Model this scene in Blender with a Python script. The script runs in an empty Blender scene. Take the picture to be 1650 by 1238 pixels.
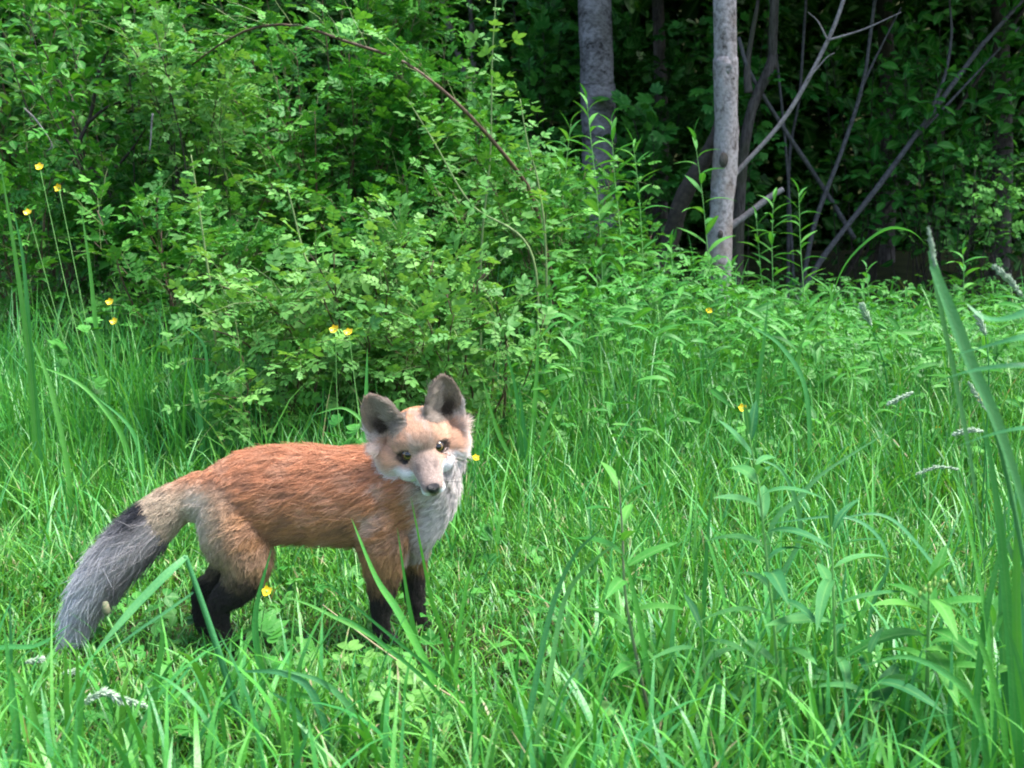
import bpy, math
import numpy as np
from mathutils import Matrix, Vector

# ------------------------------------------------------------------ camera, world, sun, exposure
scene = bpy.context.scene
COL = scene.collection
RNG = np.random.default_rng(11)
F_PX, W_PX, H_PX = 1770.0, 1650.0, 1238.0
CAM_H = 0.66
PITCH = math.radians(7.75)

cam_d = bpy.data.cameras.new("camera")
cam_d.sensor_width = 36.0
cam_d.lens = F_PX / W_PX * 36.0
cam_d.clip_start = 0.02
cam_d.clip_end = 200.0
cam_d.dof.use_dof = True
cam_d.dof.focus_distance = 2.1
cam_d.dof.aperture_fstop = 9.0
cam = bpy.data.objects.new("camera", cam_d)
cam.location = (0, 0, CAM_H)
cam.rotation_euler = (math.radians(90) - PITCH, 0, 0)
COL.objects.link(cam)
scene.camera = cam

SUN_EL, SUN_AZ = math.radians(66), math.radians(98)      # azimuth clockwise from +Y: high over the meadow's right side
world = bpy.data.worlds.new("World")
scene.world = world
world.use_nodes = True
wn = world.node_tree
bg = wn.nodes["Background"]
sky = wn.nodes.new("ShaderNodeTexSky")
sky.sky_type = 'NISHITA'
sky.sun_disc = False
sky.sun_elevation = SUN_EL
sky.sun_rotation = SUN_AZ
sky.air_density = 1.0
sky.dust_density = 2.5
wn.links.new(sky.outputs[0], bg.inputs[0])
bg.inputs[1].default_value = 0.125

sun_d = bpy.data.lights.new("sun", 'SUN')
sun_d.energy = 2.6
sun_d.angle = math.radians(28)
sun_d.color = (1.0, 0.97, 0.94)
sun = bpy.data.objects.new("sun", sun_d)
sdir = Vector((math.sin(SUN_AZ) * math.cos(SUN_EL), math.cos(SUN_AZ) * math.cos(SUN_EL), math.sin(SUN_EL)))
sun.rotation_euler = sdir.to_track_quat('Z', 'Y').to_euler()
COL.objects.link(sun)

scene.view_settings.view_transform = 'Standard'
scene.view_settings.look = 'None'
scene.view_settings.gamma = 1.0
scene.view_settings.exposure = 1.85
scene.render.engine = 'CYCLES'
scene.cycles.use_denoising = True
scene.cycles.filter_width = 1.9
scene.cycles.max_bounces = 7
scene.cycles.diffuse_bounces = 4
scene.cycles.glossy_bounces = 2
scene.cycles.transmission_bounces = 3
scene.cycles.sample_clamp_indirect = 6.0

# ------------------------------------------------------------------ helpers
CP, SP = math.cos(PITCH), math.sin(PITCH)

def P(px, py, Y):
    """the point at distance Y (metres along +Y) that the photograph shows at pixel px, py"""
    dx, dy = (px - W_PX / 2) / F_PX, (H_PX / 2 - py) / F_PX
    d = np.array([dx, CP + dy * SP, -SP + dy * CP])
    return np.array([0, 0, CAM_H]) + d * (Y / d[1])

def project(p):
    p = np.atleast_2d(p) - np.array([0, 0, CAM_H])
    dep = p[:, 1] * CP - p[:, 2] * SP
    up = p[:, 1] * SP + p[:, 2] * CP
    dep_s = np.maximum(dep, 1e-3)
    return p[:, 0] / dep_s * F_PX + W_PX / 2, H_PX / 2 - up / dep_s * F_PX, dep

def sstep(a, b, x):
    t = np.clip((np.asarray(x, float) - a) / (b - a), 0, 1)
    return t * t * (3 - 2 * t)

def ground_z(x, y):
    x, y = np.asarray(x, float), np.asarray(y, float)
    z = 0.25 * sstep(2.2, 6.0, y) + 0.25 * sstep(6, 9, y) + 10.0 * sstep(13.5, 21, y) * (0.9 + 0.1 * np.sin(x * 0.4))  # the steep rise at the back is added to block the sky
    b = 0.012 * np.sin(x * 5.1 + 1) * np.sin(y * 4.3) + 0.008 * np.sin(x * 11 + y * 3) * np.cos(y * 9 - x * 2)
    return z + b

def norm(v):
    v = np.asarray(v, float)
    return v / np.maximum(np.linalg.norm(v, axis=-1, keepdims=True), 1e-9)

def mesh_np(name, V, quads=None, tris=None, mat=None, tint=None, smooth=True, extra=None, rib=None):
    me = bpy.data.meshes.new(name)
    V = np.asarray(V, np.float32)
    q = np.asarray(quads if quads is not None else np.zeros((0, 4)), np.int32).reshape(-1, 4)
    t = np.asarray(tris if tris is not None else np.zeros((0, 3)), np.int32).reshape(-1, 3)
    loops = np.concatenate([q.ravel(), t.ravel()]).astype(np.int32)
    me.vertices.add(len(V)); me.vertices.foreach_set("co", V.ravel())
    me.loops.add(len(loops)); me.loops.foreach_set("vertex_index", loops)
    starts = np.concatenate([np.arange(len(q)) * 4, len(q) * 4 + np.arange(len(t)) * 3]).astype(np.int32)
    me.polygons.add(len(starts)); me.polygons.foreach_set("loop_start", starts)
    me.update(calc_edges=True)
    if smooth:
        me.polygons.foreach_set("use_smooth", np.ones(len(starts), bool))
    if tint is not None:
        a = me.attributes.new("tint", 'FLOAT', 'POINT'); a.data.foreach_set("value", np.asarray(tint, np.float32))
    if rib is not None and np.any(rib):
        a = me.attributes.new("rib", 'FLOAT', 'POINT'); a.data.foreach_set("value", np.asarray(rib, np.float32))
    for k, v in (extra or {}).items():
        a = me.attributes.new(k, 'FLOAT_COLOR', 'POINT'); a.data.foreach_set("color", np.asarray(v, np.float32).ravel())
    if mat is not None:
        me.materials.append(mat)
    return me

class Acc:
    def __init__(s): s.V, s.Q, s.T, s.t, s.r, s.n = [], [], [], [], [], 0
    def add(s, V, Q=None, T=None, tint=0.0, rib=0.0):
        V = np.asarray(V, float)
        s.V.append(V)
        if Q is not None and len(Q): s.Q.append(np.asarray(Q) + s.n)
        if T is not None and len(T): s.T.append(np.asarray(T) + s.n)
        s.t.append(np.broadcast_to(np.asarray(tint, float), (len(V),)))
        s.r.append(np.broadcast_to(np.asarray(rib, float), (len(V),)))
        s.n += len(V)
    def mesh(s, name, mat, smooth=True, origin=(0, 0, 0)):
        V = np.concatenate(s.V) - np.asarray(origin)
        return mesh_np(name, V, np.concatenate(s.Q) if s.Q else None, np.concatenate(s.T) if s.T else None, mat, np.concatenate(s.t), smooth, rib=np.concatenate(s.r))

def link(name, data, parent=None, loc=None, matrix=None):
    o = bpy.data.objects.new(name, data)
    COL.objects.link(o)
    if parent is not None: o.parent = parent
    if loc is not None: o.location = loc
    if matrix is not None: o.matrix_basis = matrix
    return o

def tag(o, label=None, cat=None, group=None, kind=None):
    if label: o["label"] = label
    if cat: o["category"] = cat
    if group: o["group"] = group
    if kind: o["kind"] = kind
    return o

def root(name, loc, label, cat, group=None):
    o = link(name, None, loc=tuple(loc)); o.empty_display_size = 0.05
    return tag(o, label, cat, group)

def spline(pts, n):
    """Catmull-Rom through pts, n samples"""
    pts = np.asarray(pts, float)
    p = np.vstack([2 * pts[0] - pts[1], pts, 2 * pts[-1] - pts[-2]])
    u = np.linspace(0, len(pts) - 1 - 1e-6, n)
    i = u.astype(int); f = (u - i)[:, None]
    a, b, c, d = p[i], p[i + 1], p[i + 2], p[i + 3]
    return 0.5 * (2 * b + (c - a) * f + (2 * a - 5 * b + 4 * c - d) * f ** 2 + (3 * b - a - 3 * c + d) * f ** 3)

def tube(path, rad, sides=6, ref=(0.13, 0.2, 1.0), rb=None, cap=True):
    path = np.asarray(path, float); n = len(path)
    rad = np.broadcast_to(np.asarray(rad, float), (n,)); rb = rad if rb is None else np.broadcast_to(np.asarray(rb, float), (n,))
    tan = norm(np.gradient(path, axis=0))
    s = norm(np.cross(tan, np.asarray(ref, float))); u = np.cross(s, tan)
    a = np.linspace(0, 2 * math.pi, sides, endpoint=False)
    V = path[:, None] + s[:, None] * (np.cos(a)[None, :, None] * rad[:, None, None]) + u[:, None] * (np.sin(a)[None, :, None] * rb[:, None, None])
    V = V.reshape(-1, 3)
    i = np.arange(n - 1)[:, None] * sides; j = np.arange(sides)[None]; k = (j + 1) % sides
    Q = np.stack([i + j, i + k, i + sides + k, i + sides + j], -1).reshape(-1, 4)
    T = None
    if cap:
        V = np.vstack([V, path[0], path[-1]]); b = n * sides
        jj = np.arange(sides); kk = (jj + 1) % sides
        T = np.vstack([np.stack([kk, jj, np.full(sides, b)], -1), np.stack([(n - 1) * sides + jj, (n - 1) * sides + kk, np.full(sides, b + 1)], -1)])
    return V, Q, T

def ribbon(path, width, face, fold=0.0):
    """flat tapering blade along path with a shallow V fold: three vertices a row"""
    path = np.asarray(path, float); n = len(path)
    tan = norm(np.gradient(path, axis=0))
    side = norm(np.cross(tan, np.broadcast_to(np.asarray(face, float), path.shape)))
    nor = np.cross(side, tan)
    w = np.asarray(width, float)[:, None] * 0.5
    V = np.stack([path - side * w + nor * w * fold, path, path + side * w + nor * w * fold], 1).reshape(-1, 3)
    i = np.arange(n - 1)[:, None] * 3; j = np.arange(2)[None]
    Q = np.stack([i + j, i + j + 1, i + j + 4, i + j + 3], -1).reshape(-1, 4)
    return V, Q

# ------------------------------------------------------------------ materials
def new_mat(name):
    m = bpy.data.materials.new(name); m.use_nodes = True
    nt = m.node_tree
    return m, nt, nt.nodes["Principled BSDF"], nt.nodes["Material Output"]

def N(nt, t, **kw):
    n = nt.nodes.new(t)
    for k, v in kw.items(): setattr(n, k, v)
    return n

def ramp(nt, fac, stops):
    r = N(nt, "ShaderNodeValToRGB")
    el = r.color_ramp.elements
    while len(el) < len(stops): el.new(0.5)
    for e, (p, c) in zip(el, stops): e.position = p; e.color = (*c, 1)
    nt.links.new(fac, r.inputs[0])
    return r.outputs[0]

def leaf_mat(name, stops, rough=0.5, trans=0.3, spec=0.32, gain=(1.3, 1.15, 0.5)):
    m, nt, b, out = new_mat(name)
    oi = N(nt, "ShaderNodeObjectInfo")
    at = N(nt, "ShaderNodeAttribute", attribute_name="tint")
    add = N(nt, "ShaderNodeMath", operation='ADD'); nt.links.new(oi.outputs["Random"], add.inputs[0]); nt.links.new(at.outputs["Fac"], add.inputs[1])
    fr = N(nt, "ShaderNodeMath", operation='FRACT'); nt.links.new(add.outputs[0], fr.inputs[0])
    geo = N(nt, "ShaderNodeNewGeometry")
    no = N(nt, "ShaderNodeTexNoise"); no.inputs["Scale"].default_value = 55; no.inputs["Detail"].default_value = 2
    nt.links.new(geo.outputs["Position"], no.inputs["Vector"])
    ma = N(nt, "ShaderNodeMath", operation='MULTIPLY_ADD'); ma.inputs[1].default_value = 0.5; ma.inputs[2].default_value = -0.25
    nt.links.new(no.outputs["Fac"], ma.inputs[0])
    a2 = N(nt, "ShaderNodeMath", operation='ADD', use_clamp=True); nt.links.new(fr.outputs[0], a2.inputs[0]); nt.links.new(ma.outputs[0], a2.inputs[1])
    col = ramp(nt, a2.outputs[0], stops)
    ra = N(nt, "ShaderNodeAttribute", attribute_name="rib")
    pw = N(nt, "ShaderNodeMath", operation='POWER'); pw.inputs[1].default_value = 9.0; nt.links.new(ra.outputs["Fac"], pw.inputs[0])
    pm = N(nt, "ShaderNodeMath", operation='MULTIPLY'); pm.inputs[1].default_value = 0.55; nt.links.new(pw.outputs[0], pm.inputs[0])
    rm = N(nt, "ShaderNodeMix", data_type='RGBA'); nt.links.new(pm.outputs[0], rm.inputs[0]); nt.links.new(col, rm.inputs[6]); rm.inputs[7].default_value = (0.20, 0.42, 0.13, 1)
    col = rm.outputs[2]
    nt.links.new(col, b.inputs["Base Color"])
    b.inputs["Roughness"].default_value = rough
    b.inputs["Specular IOR Level"].default_value = spec
    bn = N(nt, "ShaderNodeTexNoise"); bn.inputs["Scale"].default_value = 320; bn.inputs["Detail"].default_value = 2; nt.links.new(geo.outputs["Position"], bn.inputs["Vector"])
    bp = N(nt, "ShaderNodeBump"); bp.inputs["Strength"].default_value = 0.35; bp.inputs["Distance"].default_value = 0.002
    nt.links.new(bn.outputs["Fac"], bp.inputs["Height"]); nt.links.new(bp.outputs[0], b.inputs["Normal"])
    tr = N(nt, "ShaderNodeBsdfTranslucent")
    mul = N(nt, "ShaderNodeMix", data_type='RGBA', blend_type='MULTIPLY'); mul.inputs[0].default_value = 1.0
    nt.links.new(col, mul.inputs[6]); mul.inputs[7].default_value = (*gain, 1)
    nt.links.new(mul.outputs[2], tr.inputs[0])
    mix = N(nt, "ShaderNodeMixShader"); mix.inputs[0].default_value = trans
    nt.links.new(b.outputs[0], mix.inputs[1]); nt.links.new(tr.outputs[0], mix.inputs[2]); nt.links.new(mix.outputs[0], out.inputs[0])
    return m

def plain_mat(name, c1, c2=None, rough=0.6, scale=40, spec=0.4, bump=0.0, bscale=80):
    m, nt, b, out = new_mat(name)
    geo = N(nt, "ShaderNodeNewGeometry")
    no = N(nt, "ShaderNodeTexNoise"); no.inputs["Scale"].default_value = scale; no.inputs["Detail"].default_value = 4
    nt.links.new(geo.outputs["Position"], no.inputs["Vector"])
    col = ramp(nt, no.outputs["Fac"], [(0.3, c1), (0.7, c2 or c1)])
    nt.links.new(col, b.inputs["Base Color"])
    b.inputs["Roughness"].default_value = rough
    b.inputs["Specular IOR Level"].default_value = spec
    if bump:
        n2 = N(nt, "ShaderNodeTexNoise"); n2.inputs["Scale"].default_value = bscale; n2.inputs["Detail"].default_value = 5
        nt.links.new(geo.outputs["Position"], n2.inputs["Vector"])
        bp = N(nt, "ShaderNodeBump"); bp.inputs["Strength"].default_value = bump; bp.inputs["Distance"].default_value = 0.01
        nt.links.new(n2.outputs["Fac"], bp.inputs["Height"]); nt.links.new(bp.outputs[0], b.inputs["Normal"])
    return m

def bark_mat(name, base, light, dark, moss, stretch=0.25, scale=14, bump=0.6):
    m, nt, b, out = new_mat(name)
    geo = N(nt, "ShaderNodeNewGeometry")
    mp = N(nt, "ShaderNodeMapping"); mp.inputs["Scale"].default_value = (1, 1, stretch)
    nt.links.new(geo.outputs["Position"], mp.inputs["Vector"])
    n1 = N(nt, "ShaderNodeTexNoise"); n1.inputs["Scale"].default_value = scale; n1.inputs["Detail"].default_value = 6; n1.inputs["Roughness"].default_value = 0.65
    nt.links.new(mp.outputs[0], n1.inputs["Vector"])
    n2 = N(nt, "ShaderNodeTexNoise"); n2.inputs["Scale"].default_value = scale * 5; n2.inputs["Detail"].default_value = 5; n2.inputs["Roughness"].default_value = 0.7
    nt.links.new(mp.outputs[0], n2.inputs["Vector"])
    n3 = N(nt, "ShaderNodeTexNoise"); n3.inputs["Scale"].default_value = 4.0; n3.inputs["Detail"].default_value = 3
    nt.links.new(geo.outputs["Position"], n3.inputs["Vector"])
    c1 = ramp(nt, n1.outputs["Fac"], [(0.36, dark), (0.47, base), (0.62, light)])
    c2 = ramp(nt, n2.outputs["Fac"], [(0.40, dark), (0.49, base), (0.62, light)])
    mx = N(nt, "ShaderNodeMix", data_type='RGBA'); mx.inputs[0].default_value = 0.5
    nt.links.new(c1, mx.inputs[6]); nt.links.new(c2, mx.inputs[7])
    mm = N(nt, "ShaderNodeMix", data_type='RGBA')
    f = ramp(nt, n3.outputs["Fac"], [(0.5, (0, 0, 0)), (0.68, (0.75, 0.75, 0.75))])
    nt.links.new(f, mm.inputs[0]); nt.links.new(mx.outputs[2], mm.inputs[6]); mm.inputs[7].default_value = (*moss, 1)
    nt.links.new(mm.outputs[2], b.inputs["Base Color"])
    b.inputs["Roughness"].default_value = 0.85
    b.inputs["Specular IOR Level"].default_value = 0.2
    bp = N(nt, "ShaderNodeBump"); bp.inputs["Strength"].default_value = bump; bp.inputs["Distance"].default_value = 0.008
    nt.links.new(n2.outputs["Fac"], bp.inputs["Height"]); nt.links.new(bp.outputs[0], b.inputs["Normal"])
    return m

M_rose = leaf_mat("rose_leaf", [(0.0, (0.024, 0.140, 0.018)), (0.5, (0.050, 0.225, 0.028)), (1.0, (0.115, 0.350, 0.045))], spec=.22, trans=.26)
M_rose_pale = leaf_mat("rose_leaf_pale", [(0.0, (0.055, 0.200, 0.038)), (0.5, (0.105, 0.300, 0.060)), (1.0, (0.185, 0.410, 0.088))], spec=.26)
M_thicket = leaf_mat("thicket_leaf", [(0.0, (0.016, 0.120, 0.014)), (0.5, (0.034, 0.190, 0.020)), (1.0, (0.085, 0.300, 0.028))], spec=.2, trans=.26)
M_wood_shade = leaf_mat("shaded_wood_leaf", [(0.0, (0.008, 0.062, 0.007)), (0.5, (0.015, 0.095, 0.010)), (1.0, (0.034, 0.145, 0.015))], spec=.2, trans=.25)  # leaf green darkened so the colour carries the wood's shade
M_sapling_lit = leaf_mat("lit_sapling_leaf", [(0.0, (0.014, 0.110, 0.014)), (0.5, (0.028, 0.165, 0.020)), (1.0, (0.060, 0.240, 0.026))], spec=.2, trans=.26)  # brighter leaf green painted in for sprays that catch light
M_forb = leaf_mat("lance_leaf", [(0.0, (0.030, 0.175, 0.028)), (0.5, (0.055, 0.250, 0.040)), (1.0, (0.105, 0.330, 0.055))], spec=.22, rough=.6)
M_forb_blue = leaf_mat("lance_leaf_blue", [(0.0, (0.030, 0.165, 0.055)), (0.5, (0.055, 0.220, 0.070)), (1.0, (0.090, 0.300, 0.080))], spec=.22, rough=.6)
M_grass = leaf_mat("meadow_grass", [(0.0, (0.022, 0.135, 0.026)), (0.2, (0.064, 0.265, 0.055)), (0.45, (0.044, 0.215, 0.020)), (0.65, (0.115, 0.350, 0.032)), (0.85, (0.135, 0.385, 0.070)), (0.955, (0.20, 0.39, 0.10)), (1.0, (0.36, 0.31, 0.17))], trans=0.26, rough=.40, spec=.5)
M_blade = leaf_mat("broad_blade", [(0.0, (0.034, 0.210, 0.048)), (0.35, (0.060, 0.290, 0.060)), (0.7, (0.085, 0.340, 0.040)), (1.0, (0.135, 0.400, 0.075))], trans=0.26, rough=.40, spec=.5)
M_blade_blue = leaf_mat("reed_blade", [(0.0, (0.042, 0.205, 0.070)), (0.5, (0.065, 0.265, 0.088)), (1.0, (0.110, 0.330, 0.100))], trans=0.24, rough=.45, spec=.4)
M_herb = leaf_mat("herb_leaf", [(0.0, (0.024, 0.160, 0.020)), (0.5, (0.045, 0.235, 0.032)), (1.0, (0.090, 0.320, 0.050))])
M_cane = plain_mat("cane_bark", (0.075, 0.040, 0.028), (0.12, 0.075, 0.045), rough=0.6, scale=60)
M_cane_green = plain_mat("green_cane", (0.14, 0.22, 0.07), (0.20, 0.26, 0.10), rough=0.55, scale=60)
M_darkwood = plain_mat("dark_bark", (0.022, 0.017, 0.014), (0.06, 0.046, 0.038), rough=0.85, scale=50, bump=0.5)
M_greywood = plain_mat("grey_bark", (0.045, 0.043, 0.046), (0.11, 0.106, 0.115), rough=0.85, scale=70, bump=0.5)
M_palewood = plain_mat("pale_bark", (0.12, 0.112, 0.112), (0.25, 0.235, 0.24), rough=0.85, scale=60, bump=0.4)
M_stem = plain_mat("forb_stem", (0.12, 0.32, 0.07), (0.20, 0.40, 0.12), rough=0.5, scale=50)
M_stem_purple = plain_mat("purple_stem", (0.20, 0.12, 0.13), (0.13, 0.24, 0.08), rough=0.5, scale=14)
M_seed = plain_mat("seed_head", (0.24, 0.36, 0.22), (0.38, 0.47, 0.35), rough=0.8, scale=120)
M_petal = plain_mat("buttercup_petal", (0.72, 0.50, 0.02), (0.85, 0.62, 0.03), rough=0.3, scale=90)
M_bark1 = bark_mat("grey_trunk_bark", (0.135, 0.130, 0.135), (0.26, 0.25, 0.27), (0.016, 0.014, 0.014), (0.05, 0.05, 0.035), stretch=1.6, scale=8, bump=1.0)
M_bark2 = bark_mat("pale_trunk_bark", (0.24, 0.22, 0.22), (0.38, 0.355, 0.37), (0.04, 0.032, 0.028), (0.19, 0.13, 0.085), stretch=0.9, scale=11, bump=0.6)
M_bark3 = bark_mat("rough_trunk_bark", (0.06, 0.052, 0.048), (0.13, 0.115, 0.105), (0.014, 0.012, 0.011), (0.05, 0.055, 0.03), stretch=0.2, scale=22, bump=1.0)
M_ground = plain_mat("meadow_soil", (0.014, 0.020, 0.007), (0.040, 0.048, 0.016), rough=0.95, scale=9, spec=0.1, bump=0.8, bscale=60)

# ------------------------------------------------------------------ ground
gx = np.concatenate([np.linspace(-40, -6, 16), np.linspace(-5.8, 5.8, 90), np.linspace(6, 40, 16)])
gy = np.concatenate([np.linspace(-20, 0, 8), np.linspace(0.1, 8, 90), np.linspace(8.3, 45, 40)])
GX, GY = np.meshgrid(gx, gy)
GV = np.stack([GX, GY, ground_z(GX, GY)], -1).reshape(-1, 3)
ii = (np.arange(len(gy) - 1)[:, None] * len(gx) + np.arange(len(gx) - 1)[None]).ravel()
GQ = np.stack([ii, ii + 1, ii + len(gx) + 1, ii + len(gx)], -1)
tag(link("ground", mesh_np("ground", GV, GQ, mat=M_ground)), "dark soil of the meadow rising to an added bank that blocks the sky", kind="structure")

# ------------------------------------------------------------------ leaf prototypes (base at origin, along +X, upper side +Z)
def leaflet(acc, o, ang, L, Wd, fold=0.25, droop=0.15, rows=3, blunt=0.5, curl=0.0):
    t = np.linspace(0, 1, rows + 2)
    prof = np.sin(math.pi * t ** (0.85 + 0.3 * blunt)) ** (0.75)
    ca, sa = math.cos(ang), math.sin(ang)
    mid = np.stack([t * L, 0 * t, -droop * L * t ** 2 + curl * L * t], -1)
    w = prof * Wd / 2
    le = mid + np.stack([0 * t, w, w * fold], -1); ri = mid + np.stack([0 * t, -w, w * fold], -1)
    V = np.vstack([mid, le[1:-1], ri[1:-1]])
    V = np.stack([V[:, 0] * ca - V[:, 1] * sa, V[:, 0] * sa + V[:, 1] * ca, V[:, 2]], -1) + np.asarray(o)
    n = rows + 2
    Lf = lambda k: n + k - 1
    Rt = lambda k: n + rows + k - 1
    T = [[0, 1, Lf(1)], [0, Rt(1), 1], [n - 2, n - 1, Lf(rows)], [n - 2, Rt(rows), n - 1]]
    Q = []
    for k in range(1, rows):
        Q += [[k, k + 1, Lf(k + 1), Lf(k)], [k, Rt(k), Rt(k + 1), k + 1]]
    acc.add(V, np.array(Q), np.array(T), 0.0, np.concatenate([np.ones(n), np.zeros(2 * rows)]))

def thin_strip(acc, pts, w):
    pts = np.asarray(pts, float); n = len(pts); hw = np.linspace(w, w * 0.5, n) / 2
    V = np.stack([pts - np.stack([0 * hw, hw, 0 * hw], -1), pts + np.stack([0 * hw, hw, 0 * hw], -1)], 1).reshape(-1, 3)
    i = np.arange(n - 1) * 2; acc.add(V, np.stack([i, i + 2, i + 3, i + 1], -1))

def pinnate(r, pairs=3, width=0.62, rows=3):
    a = Acc()
    dr = r.uniform(0.05, 0.3)
    xs = np.linspace(0.30, 0.74, pairs)
    zz = lambda x: -dr * x * x
    thin_strip(a, np.array([[x, 0, zz(x)] for x in np.linspace(0, 0.8, 4)]), 0.022)
    for i, x in enumerate(xs):
        s = 0.30 + 0.08 * i / max(1, pairs - 1)
        for sg in (-1, 1):
            leaflet(a, (x + r.uniform(-.02, .02), 0, zz(x)), sg * r.uniform(0.85, 1.15), s * r.uniform(.9, 1.1), s * width * r.uniform(.9, 1.1), r.uniform(.1, .5), r.uniform(-.1, .35), rows=rows, curl=r.uniform(-.15, .2))
    leaflet(a, (0.78, 0, zz(0.78)), r.uniform(-.15, .15), 0.42, 0.42 * width, r.uniform(.1, .45), r.uniform(0, .4), rows=rows)
    return a

def simple_leaf(r, width=0.5, blunt=0.5, rows=4):
    a = Acc()
    if rows > 2: thin_strip(a, np.array([[0, 0, 0], [0.08, 0, 0.01], [0.16, 0, 0]]), 0.02)
    leaflet(a, (0.14, 0, 0), 0, 0.86, width, r.uniform(.1, .5), r.uniform(0, .4), rows=rows, blunt=blunt, curl=r.uniform(-.1, .15))
    return a

def lance_leaf(r, width=0.17):
    a = Acc()
    leaflet(a, (0, 0, 0), 0, 1.0, width, r.uniform(.2, .6), r.uniform(.15, .75), rows=6, blunt=0.2, curl=r.uniform(0, .25))
    return a

def trifoliate(r):
    a = Acc()
    for an in (-1.25, 0, 1.25):
        leaflet(a, (0.0, 0, 0), an + r.uniform(-.15, .15), 0.9, 0.62, r.uniform(.05, .4), r.uniform(0, .35), rows=3)
    return a

def lobed_leaf(r):
    a = Acc()
    thin_strip(a, np.array([[0, 0, 0], [0.12, 0, 0.01], [0.25, 0, 0]]), 0.02)
    for an, s in ((-1.15, .5), (-.55, .68), (0, .78), (.55, .68), (1.15, .5)):
        leaflet(a, (0.2, 0, 0.002 * an), an, s, s * .55, .15, r.uniform(.05, .3), rows=3)
    return a

def make_kind(fn, n, seed, **kw):
    r = np.random.default_rng(seed)
    out = []
    for _ in range(n):
        a = fn(r, **kw)
        out.append((np.concatenate(a.V), np.concatenate(a.Q) if a.Q else np.zeros((0, 4), int), np.concatenate(a.T) if a.T else np.zeros((0, 3), int), np.concatenate(a.r)))
    return out

K_PIN = make_kind(pinnate, 5, 1, pairs=3) + make_kind(pinnate, 2, 2, pairs=2)
K_PIN2 = make_kind(pinnate, 4, 3, pairs=2, width=0.55)
K_SIM = make_kind(simple_leaf, 5, 4, width=0.5)
K_FAR = make_kind(simple_leaf, 5, 9, width=0.62, rows=1)
K_SIM2 = make_kind(simple_leaf, 5, 4, width=0.52, rows=2)
K_PINM = make_kind(pinnate, 5, 1, pairs=3, rows=2) + make_kind(pinnate, 2, 2, pairs=2, rows=2)
K_LAN = make_kind(lance_leaf, 6, 5)
K_LANW = make_kind(lance_leaf, 5, 6, width=0.225)
K_TRI = make_kind(trifoliate, 4, 7)
K_LOB = make_kind(lobed_leaf, 4, 8)
_leaf_cache = {}
def leaf_mesh(kind, i, mat):
    key = (id(kind), i, mat.name)
    if key not in _leaf_cache:
        V, Q, T, rb = kind[i]; _leaf_cache[key] = mesh_np("leaf", V, Q, T, mat, rib=rb)
    return _leaf_cache[key]

def frames(d, n):
    d = norm(d); s = norm(np.cross(n, d)); nn = np.cross(d, s)
    return np.stack([d, s, nn], -1)          # columns

def merge_leaves(acc, kind, pos, fr, sc, rng):
    kind = K_PINM if kind is K_PIN else K_SIM2 if kind is K_SIM else kind      # lighter versions for the joined masses
    vi = rng.integers(0, len(kind), len(pos))
    for i, (V, Q, T, rb) in enumerate(kind):
        m = np.where(vi == i)[0]
        if not len(m): continue
        W = np.einsum('mij,vj->mvi', fr[m] * sc[m][:, None, None], V) + pos[m][:, None]
        off = np.arange(len(m))[:, None, None] * len(V)
        acc.add(W.reshape(-1, 3), (Q[None] + off).reshape(-1, 4), (T[None] + off).reshape(-1, 3), np.repeat(rng.random(len(m)), len(V)), np.tile(rb, len(m)))

def place_leaves(parent, kind, mat, pos, d, n, sc, rng, n_obj=220, foliage="foliage"):
    pos = np.asarray(pos, float); sc = np.asarray(sc, float)
    if not len(pos): return
    fr = frames(np.asarray(d, float), np.asarray(n, float))
    px, py, dep = project(pos)
    inside = (px > -20) & (px < W_PX + 20) & (py > -20) & (py < H_PX + 20)
    order = np.argsort(np.where(inside, dep, 1e6))
    k = min(n_obj, int(inside.sum()))
    org = np.array(parent.location)
    for j in order[:k]:
        mt = Matrix(((*(fr[j][0] * sc[j]), pos[j][0] - org[0]), (*(fr[j][1] * sc[j]), pos[j][1] - org[1]), (*(fr[j][2] * sc[j]), pos[j][2] - org[2]), (0, 0, 0, 1)))
        link("leaf", leaf_mesh(kind, int(rng.integers(0, len(kind))), mat), parent, matrix=mt)
    rest = order[k:]
    if len(rest):
        acc = Acc(); merge_leaves(acc, kind, pos[rest], fr[rest], sc[rest], rng)
        tag(link(foliage, acc.mesh(foliage, mat, origin=org), parent), kind="stuff")


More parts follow.
